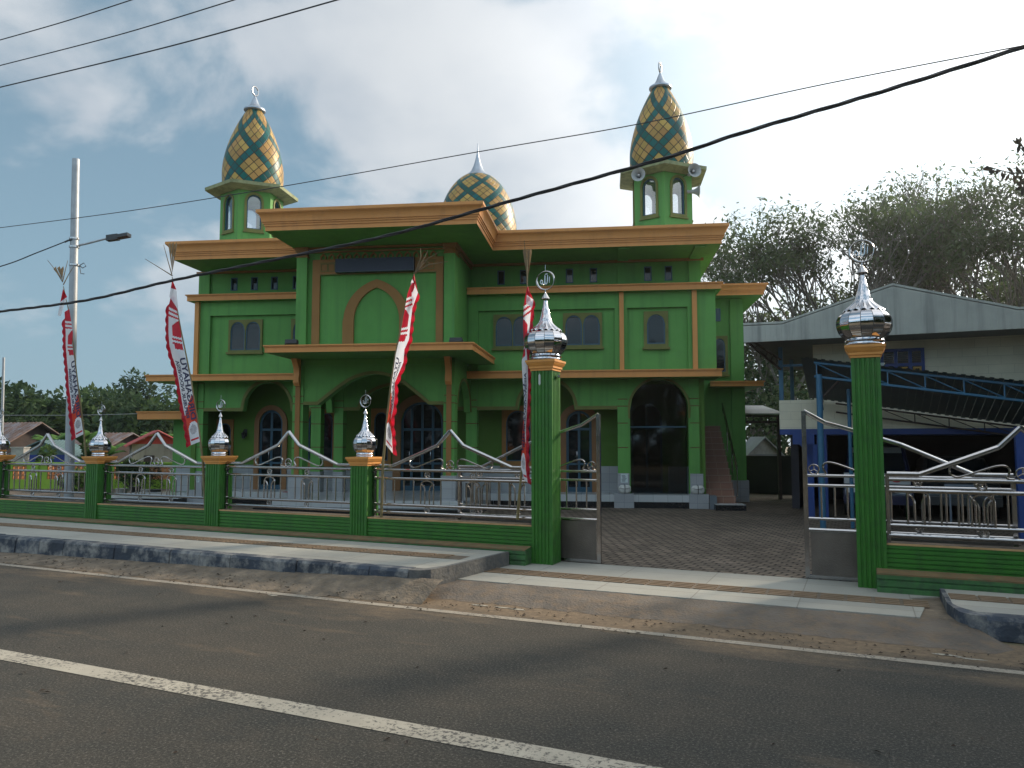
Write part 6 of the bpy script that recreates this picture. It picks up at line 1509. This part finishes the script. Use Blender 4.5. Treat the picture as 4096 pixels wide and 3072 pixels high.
u_ap = ap[0]; uL = fz[0]; uR = 2 * u_ap - uL
sl = (ap[2] - k2[2]) / (ap[0] - k2[0])
prof = [(uL, fz[2]), (uR + 1, fz[2]), (uR + 1, ft[2]), (2 * u_ap - k2[0], k2[2]), (u_ap, ap[2]), (k2[0], k2[2]), (uL, ft[2])]
m = MB(); m.prism(prof, HV - 1.34, HV - 1.30, 'y')
n = 60
for i in range(n):
    u = uL + .1 + (uR + .8 - uL) * i / n; zt = min(ap[2], ft[2] + max(0, (u - k2[0]) * sl)) if u < u_ap else ap[2] - (u - u_ap) * sl
    zt = max(zt, ft[2]); m.box(u, u + .035, HV - 1.352, HV - 1.341, fz[2] + .01, zt - .02)
m.build('gable_fascia', FASC, HS, sharp=0)
m = MB()
m.prism([(uL, ft[2] + .02), (k2[0], k2[2] + .02), (u_ap, ap[2] + .02), (2 * u_ap - k2[0], k2[2] + .02), (uR + 1, ft[2] + .02), (uR + 1, ft[2] + .07), (2 * u_ap - k2[0], k2[2] + .07), (u_ap, ap[2] + .07), (k2[0], k2[2] + .07), (uL, ft[2] + .07)], HV - 1.339, HV + 7, 'y'); m.build('roof', FASC, HS)
m = MB(); m.box(uL + .02, uR + 1, HV - 1.30, HV + 7, fz[2] + .02, fz[2] + .06); m.build('soffit', mat('dark_soffit', (.10, .11, .11), .8), HS)
wl = fl(3251, 1400, HV)[0]; bz0 = fl(3800, 1737, HV)[2]; bz1 = fl(3800, 1713, HV)[2]; bL = fl(3119, 1716, HV)[0]
wz = [(fl(3500, 1395, HV)[0], fl(3590, 1395, HV)[0]), ]
wu0, wu1 = fl(3470, 1400, HV)[0], fl(3697, 1400, HV)[0]; wzt, wzb = fl(3590, 1395, HV)[2], fl(3590, 1486, HV)[2] - .35
m = MB(); m.wall(wl, 14, bz1, fz[2] + .02, HV, HV + .15, [(wu0, wu1, wzb, lambda u: wzt)], seg=1); m.box(wl, wl + .12, HV + .15, HV + 6.8, bz1, fz[2] + .02); m.box(wl, 14, HV + 6.7, HV + 6.85, bz1, fz[2]); m.build('upper_wall', CREAM, HS)
Wn = MB(); Wn.ribbon([(wu1 - .07, wzb + .07), (wu0 + .07, wzb + .07), (wu0 + .07, wzt - .07), (wu1 - .07, wzt - .07)], [(wu1, wzb), (wu0, wzb), (wu0, wzt), (wu1, wzt)], HV - .03, HV + .08, closed=True)
nb = 4
for i in range(1, nb): x = wu0 + (wu1 - wu0) * i / nb; Wn.box(x - .035, x + .035, HV - .028, HV + .078, wzb + .07, wzt - .07)
Wn.box(wu0 + .07, wu1 - .07, HV - .0275, HV + .0775, wzt - .42, wzt - .35); Wn = Wn.build('window', BLUE, HS)
m = MB(); m.box(wu0, wu1, HV + .09, HV + .10, wzb, wzt); m.build('pane', GLASS, Wn)
m = MB()
for i in range(nb):
    a = wu0 + (wu1 - wu0) * i / nb + .06; b = wu0 + (wu1 - wu0) * (i + 1) / nb - .06
    m.ribbon([(b - .035, wzb + .14), (a + .035, wzb + .14), (a + .035, wzt - .48), (b - .035, wzt - .48)], [(b, wzb + .1), (a, wzb + .1), (a, wzt - .44), (b, wzt - .44)], HV + .0, HV + .04, closed=True)
    for k in range(1, 4): x = a + (b - a) * k / 4; m.tube([(x, HV + .02, wzb + .1), (x, HV + .02, wzt - .45)], .008, 4)
m.build('casement', mat('ochre_casement', (.42, .25, .05), .6, var=.15), Wn)
m = MB()
for i in range(nb):
    a = wu0 + (wu1 - wu0) * i / nb + .05; b = wu0 + (wu1 - wu0) * (i + 1) / nb - .05
    for k in range(6): m.box(a, b, HV + .02, HV + .07, wzt - .34 + k * .045, wzt - .32 + k * .045)
m.build('louvre', DARKW, Wn)
m = MB(); m.box(bL, 14, HV - .02, HV + 6.8, bz0, bz1); m.build('blue_band', BLUE, HS)
# balcony corner at left
by0 = fl(3200, 1600, HV)[2]
m = MB(); m.box(bL, wl, HV, HV + .10, bz1, by0); m.box(bL, bL + .10, HV + .1, HV + 6, bz1, by0); m.build('balcony_wall', CREAM, HS)
for (x0, v_) in ((bL + .0, HV), (bL, HV + 3.5)):
    m = MB(); m.box(x0, x0 + .10, v_ + .11 if v_ == HV else v_, v_ + .21 if v_ == HV else v_ + .1, by0 - .2, fz[2] + .02); m.build('balcony_post', LBLUE, HS)
m = MB(); zr_ = fl(3200, 1460, HV)[2]; m.box(bL, wl, HV + .02, HV + .07, zr_ - .03, zr_ + .03); m.build('balcony_rail', LBLUE, HS)
# roof truss over the balcony
m = MB(); a = (uL + .1, HV - 1.2, fz[2]); b = (bL, HV + .1, fz[2] - .0)
m.tube([(uL + .12, HV - 1.2, fz[2] - .02), (bL + .05, HV + .1, fz[2] - .55)], .03, 5); m.tube([(uL + .12, HV - 1.2, fz[2] + .1), (bL + .05, HV + .1, fz[2] - .30)], .03, 5)
for i in range(6):
    s0 = i / 6; s1 = (i + .5) / 6; m.tube([(uL + .12 + (bL + .05 - uL - .12) * s0, HV - 1.2 + 1.3 * s0, fz[2] - .02 - .53 * s0), (uL + .12 + (bL + .05 - uL - .12) * s1, HV - 1.2 + 1.3 * s1, fz[2] + .1 - .40 * s1)], .015, 4)
m.build('truss', DARKW, HS)
# ground floor: garage with dark interior
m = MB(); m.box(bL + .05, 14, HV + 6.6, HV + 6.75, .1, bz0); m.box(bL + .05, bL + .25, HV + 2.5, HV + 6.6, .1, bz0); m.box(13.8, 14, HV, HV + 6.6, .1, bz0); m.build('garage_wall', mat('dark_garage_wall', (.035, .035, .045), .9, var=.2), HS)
m = MB(); m.box(bL + .3, bL + .8, HV - .02, HV + .3, bz0 - .24, bz0); m.prism([(bL + .45, bz0 - .24), (bL + .9, bz0 - .24), (bL + .9, bz0 - 1.1), (bL + .78, bz0 - .9), (bL + .62, bz0 - .45)], HV, HV + .25, 'y'); m.build('blue_bracket', BLUE, HS)
for x in (3215, 3270, 4070):
    u = fl(x, 1850, HV)[0]; m = MB(); m.box(u, u + .22, HV, HV + .22, .1, bz0); m.build('pillar', BLUE, HS)
# carport: sloping sheet roof on light blue steel
CT = thing('carport', 'lean-to carport with a dark corrugated roof on light blue steel posts', 'carport', FF, (6, 7.5, .1))
v1_, v2_ = 6.5, HV - .12
A = fl(3205, 1434, v1_); B2 = fl(4096, 1530, v1_); sB = (B2[2] - A[2]) / (B2[0] - A[0])
Cc = fl(3397, 1613, v2_)
uA, uE = A[0], A[0] + 6.4
zA = A[2]; zC = Cc[2] + .0
uC = Cc[0]
def rz_(u, v): # roof height
    k = (v - v1_) / (v2_ - v1_); return (zA + (u - uA) * sB) * (1 - k) + (zC + (u - uC) * sB) * k
m = MB(); NU = 80
for i in range(NU):
    u0 = uA + (uE - uA) * i / NU; u1 = uA + (uE - uA) * (i + 1) / NU; z_ = .018 if i % 2 else 0
    P4 = [(u0, v1_ - .1, rz_(u0, v1_) + .0), (u1, v1_ - .1, rz_(u1, v1_)), (u1, v2_, rz_(u1, v2_)), (u0, v2_, rz_(u0, v2_))]
    m.poly([(a, b, c + z_) for a, b, c in P4]); m.poly([(a, b, c + z_ + .012) for a, b, c in P4])
m.build('roof_sheet', mat('dark_teal_sheet', (.028, .055, .06), .55, var=.25, vscale=1), CT, sharp=0)
m = MB()
for off_ in (-.06, -.36): m.tube([(uA + .25, v1_, rz_(uA + .25, v1_) + off_), (uE, v1_, rz_(uE, v1_) + off_)], .028, 6)
n = 9
for i in range(n):
    a = uA + .3 + (uE - uA - .3) * i / n; b = uA + .3 + (uE - uA - .3) * (i + .5) / n; c = uA + .3 + (uE - uA - .3) * (i + 1) / n
    m.tube([(a, v1_, rz_(a, v1_) - .34), (a, v1_, rz_(a, v1_) - .08)], .016, 5); m.tube([(a, v1_, rz_(a, v1_) - .08), (c, v1_, rz_(c, v1_) - .34)], .012, 5)
m.build('front_truss', LBLUE, CT)
m = MB()
for off_ in (-.05, -.26): m.tube([(uC - .3, v2_ - .1, rz_(uC - .3, v2_) + off_), (uE, v2_ - .1, rz_(uE, v2_) + off_)], .022, 6)
for i in range(8):
    a = uC + (uE - uC) * i / 8; c = uC + (uE - uC) * (i + 1) / 8; m.tube([(a, v2_ - .1, rz_(a, v2_) - .26), (a, v2_ - .1, rz_(a, v2_) - .05)], .012, 4); m.tube([(a, v2_ - .1, rz_(a, v2_) - .05), (c, v2_ - .1, rz_(c, v2_) - .26)], .010, 4)
for off_ in (-.05, -.24): m.tube([(uA + .3, v1_, rz_(uA + .3, v1_) + off_), (uA + .3, v2_, rz_(uA + .3, v2_) + off_)], .02, 5)
for i in range(7):
    a = v1_ + (v2_ - v1_) * i / 7; c = v1_ + (v2_ - v1_) * (i + 1) / 7; m.tube([(uA + .3, a, rz_(uA + .3, a) - .24), (uA + .3, c, rz_(uA + .3, c) - .05)], .012, 4)
m.build('rear_truss', DARKW, CT)
for x, v_ in ((3290, 6.5), (3408, 7.2)):
    u = fl(x, 2000, v_)[0]; zz = rz_(u, v_) - .3; m = MB(); m.tube([(u, v_, .1), (u, v_, zz)], .062 if v_ == 6.5 else .04, 14); Po = m.build('post', LBLUE, CT)
    if v_ == 6.5: m = MB(); m.tube([(u, v_, zz - .55), (u + .38, v_ + .3, zz - .12)], .02, 6); m.build('brace', DARKW, Po)
u = fl(4075, 2000, 6.5)[0]; m = MB(); m.box(u, u + .3, 6.5, 6.7, .1, 2.25); m.build('post', BLUE, CT)
# cars under the house
def car(name, label, uc, v, body, wid, h, plate_txt=None, banner_=None, hood=False):
    t = thing(name, label, 'car', FF, (uc, v, .1), 'cars parked under the carport house'); w = wid / 2; z = .1
    side = [(0, .35), (-.02, .62), (.05, .82), (.55 if not hood else .95, .98 if not hood else 1.0), (1.15 if not hood else 1.6, h), (3.0, h), (4.0, h - .1), (4.1, .8), (4.1, .35)]
    m = MB(); pr = [(v + a, z + b) for a, b in side]
    sec = []
    for (a, b) in side: ins = .0 if b < .9 else .13 * (b - .9) / (h - .9); sec.append(ins)
    i0 = len(m.v)
    for s in (-1, 1):
        for (p, q), ins in zip(pr, sec): m.v.append((uc + s * (w - ins), p, q))
    n = len(pr); m.face([i0 + k for k in range(n)]); m.face([i0 + n + k for k in reversed(range(n))])
    for k in range(n): j = (k + 1) % n; m.face((i0 + k, i0 + n + k, i0 + n + j, i0 + j))
    bo = m.build('body', body, t)
    mod = bo.modifiers.new('b', 'BEVEL'); mod.width = .06; mod.segments = 3
    a, b = (side[3], side[4]); m = MB()
    def ws(f, s): return (uc + s * (w - .12 - .10 * f), v + a[0] + (b[0] - a[0]) * f - .012, z + a[1] + (b[1] - a[1]) * f + .012)
    m.poly([ws(.08, -1), ws(.08, 1), ws(.90, 1), ws(.90, -1)]); m.build('windscreen', GLASS, t)
    if banner_: 
        m = MB(); m.poly([tuple(Vector(ws(.74, -1)) + Vector((0, -.006, .006))), tuple(Vector(ws(.74, 1)) + Vector((0, -.006, .006))), tuple(Vector(ws(.92, 1)) + Vector((0, -.006, .006))), tuple(Vector(ws(.92, -1)) + Vector((0, -.006, .006)))]); m.build('sunstrip', mat('dull_white_sunstrip', (.25, .26, .26), .6), t)
    for s in (-1, 1):
        m = MB(); m.prism([(uc + s * (w - .10), z + .62), (uc + s * (w - .42), z + .64), (uc + s * (w - .38), z + .78), (uc + s * (w - .10), z + .80)], v - .045, v + .05, 'y'); m.build('headlight', mat('clear_headlight', (.55, .58, .6), .1, spec=.8) if 'clear_headlight' not in bpy.data.materials else bpy.data.materials['clear_headlight'], t)
        for q in (.8, 3.3):
            m = MB(); cx_ = uc + s * (w - .10); m.tube([(cx_ - .09, v + q, z + .30), (cx_ + .09, v + q, z + .30)], .30, 20); wh = m.build('wheel', BLACKP, t)
    m = MB(); m.box(uc - w * .55, uc + w * .55, v - .035, v + .02, z + .62, z + .76); m.build('grille', BLACKP, t)
    m = MB(); m.box(uc - w + .02, uc + w - .02, v - .09, v + .1, z + .36, z + .56); bm_ = m.build('bumper', body, t)
    return t
DK = mat('dark_blue_car_paint', (.012, .016, .05), .25, var=.05, coat=.6); SV = mat('dim_silver_car_paint', (.06, .065, .07), .3, metal=.3, var=.05, coat=.5)
cu = fl(3510, 1900, HV + .3)[0]
c_ = car('minibus', 'dark blue minibus with a white strip over its windscreen behind the right gate pillar', cu, HV + .3, DK, 1.55, 1.75, banner_=True)
# white board with red characters on its front
m = MB(); z0 = .1 + .84; m.box(cu - .74, cu + .70, HV + .22, HV + .235, z0, z0 + .26); Bd = m.build('front_board', mat('dull_white_board', (.42, .43, .44), .5), c_)
vs, fs = text_mesh('3  L  S', .03); m = MB()
for (x, y) in vs: m.vert((cu - .50 + x * 1.0, HV + .214, z0 + .05 + y * .16))
for f in fs: m.face(f)
m.build('lettering', mat('red_letter_paint', (.5, .01, .03), .5), Bd, sharp=0)
cu2 = fl(3850, 1950, HV + .6)[0]
c_ = car('parked_car', 'dark silver car with a pale front plate behind the right railing', cu2, HV + .6, SV, 1.6, 1.45, hood=True)
m = MB(); m.box(cu2 - .26, cu2 + .26, HV + .49, HV + .505, .50, .62); m.build('number_plate', mat('plate_face', (.07, .075, .08), .4), c_)
# grey sign sheet behind the railing (seen between its upper rails)
a = fl(3780, 1938, 1.2); b = fl(3900, 1967, 1.2)
m = MB(); m.box(a[0], b[0], 7.2, 7.22, 0, 0)
a = fl(3778, 1936, 7.9); b = fl(3902, 1968, 7.9)
t = thing('grey_board', 'pale grey lettered board between the rings of the right railing', 'board', FF, (a[0], 7.9, b[2])); m = MB(); m.box(a[0], b[0], 7.9, 7.93, b[2], a[2]); m.tube([(a[0] + .1, 7.95, .1), (a[0] + .1, 7.95, a[2])], .02, 6); m.tube([(b[0] - .1, 7.95, .1), (b[0] - .1, 7.95, a[2])], .02, 6); m.build('board_face', mat('board_grey', (.13, .16, .20), .6), t)
# dark wall at the back between mosque and house, small roof there
a = FW; P0 = wy(2985, 1822, 27.5); P1 = wy(3235, 1822, 24.5)
t = thing('back_wall', 'low black wall closing the yard between the mosque annex and the house', 'wall', FW, (P0.x, 27, .1))
m = MB(); m.prism([(P0.x - .3, 27.6), (P1.x + .3, 26.4), (P1.x + .3, 26.6), (P0.x - .3, 27.8)], .1, P0.z, 'z'); m.build('wall_body', mat('blackened_wall', (.018, .018, .02), .9, var=.3), t)
t = thing('lean_to_roof', 'low corrugated lean-to roof catching the light right of the mosque annex', 'roof', FW, (wy(3050, 1670, 25).x, 25, 2.7))
a = wy(2965, 1658, 24.5); b = wy(3122, 1672, 24.5); m = MB(); m.prism([(24.3, a.z - .0), (26.5, a.z + .35), (26.5, a.z + .38), (24.3, a.z + .03)], a.x, b.x + .1, 'x'); m.build('roof_sheet', mat('pale_zinc_sheet', (.4, .4, .4), .5, metal=.4), t)
m = MB(); m.box(a.x, b.x, 24.5, 24.56, a.z - .28, a.z - .2); m.box(a.x, b.x, 24.5, 24.56, a.z - .08, a.z - .02); m.box(b.x - .1, b.x, 24.5, 24.6, .1, a.z - .02)
for i in range(5): x = a.x + (b.x - a.x) * (i + .5) / 5; m.box(x, x + .03, 24.51, 24.55, a.z - .25, a.z - .03)
m.build('roof_truss', DARKW, t)
p = wy(3155, 1757, 26); roofed_house('small_shed', 'tiny grey shed with a pointed roof behind the black wall', (p.x, 28.5, 0), R(0), 1.2, 1.5, p.z - .55, p.z + .05, mat('grey_shed_wall', (.16, .17, .19), .8), mat('grey_shed_roof', (.22, .23, .25), .6), CONC, .12, False)
# dry leaves and pebbles on the road edge
m = MB(); rr = random.Random(17)
for i in range(900):
    u = rr.uniform(-12, 9); v = -rr.choice((rr.gauss(2.75, .2), rr.gauss(2.75, .2), rr.uniform(2.6, 9)))
    if v > -2.5: v = -2.5 - rr.random() * .3
    s = rr.uniform(.008, .03); a = rr.uniform(0, 6.28); z = .006 + rr.uniform(0, .006) + (.12 * max(0, min(1, (v + 2.92) / .6)) if -9 < u < -.8 else 0)
    m.poly([(u + s * math.cos(a), v + s * math.sin(a), z), (u + s * .4 * math.cos(a + 1.6), v + s * .4 * math.sin(a + 1.6), z + .012), (u - s * math.cos(a), v - s * math.sin(a), z), (u + s * .4 * math.cos(a - 1.6), v + s * .4 * math.sin(a - 1.6), z + .004)])
struct(m, 'leaf_litter', mat('dark_leaf_litter', (.045, .03, .02), .9, var=.4, vscale=9), FF, 'stuff')

# ------------------------------------------------------------------ haze: thin even air round the whole place
m = MB(); m.box(-250, 250, -250, 250, -1.1, 18.0)
HZ = bpy.data.materials.new('thin_haze'); HZ.use_nodes = True; _nt = HZ.node_tree; _nt.nodes.clear()
_o = _nt.nodes.new('ShaderNodeOutputMaterial'); _v = _nt.nodes.new('ShaderNodeVolumePrincipled'); _v.inputs['Color'].default_value = (.93, .96, 1.0, 1); _v.inputs['Density'].default_value = 0.00045; _v.inputs['Anisotropy'].default_value = 0.7
_nt.links.new(_v.outputs[0], _o.inputs['Volume'])
struct(m, 'haze', HZ, FW, 'stuff')
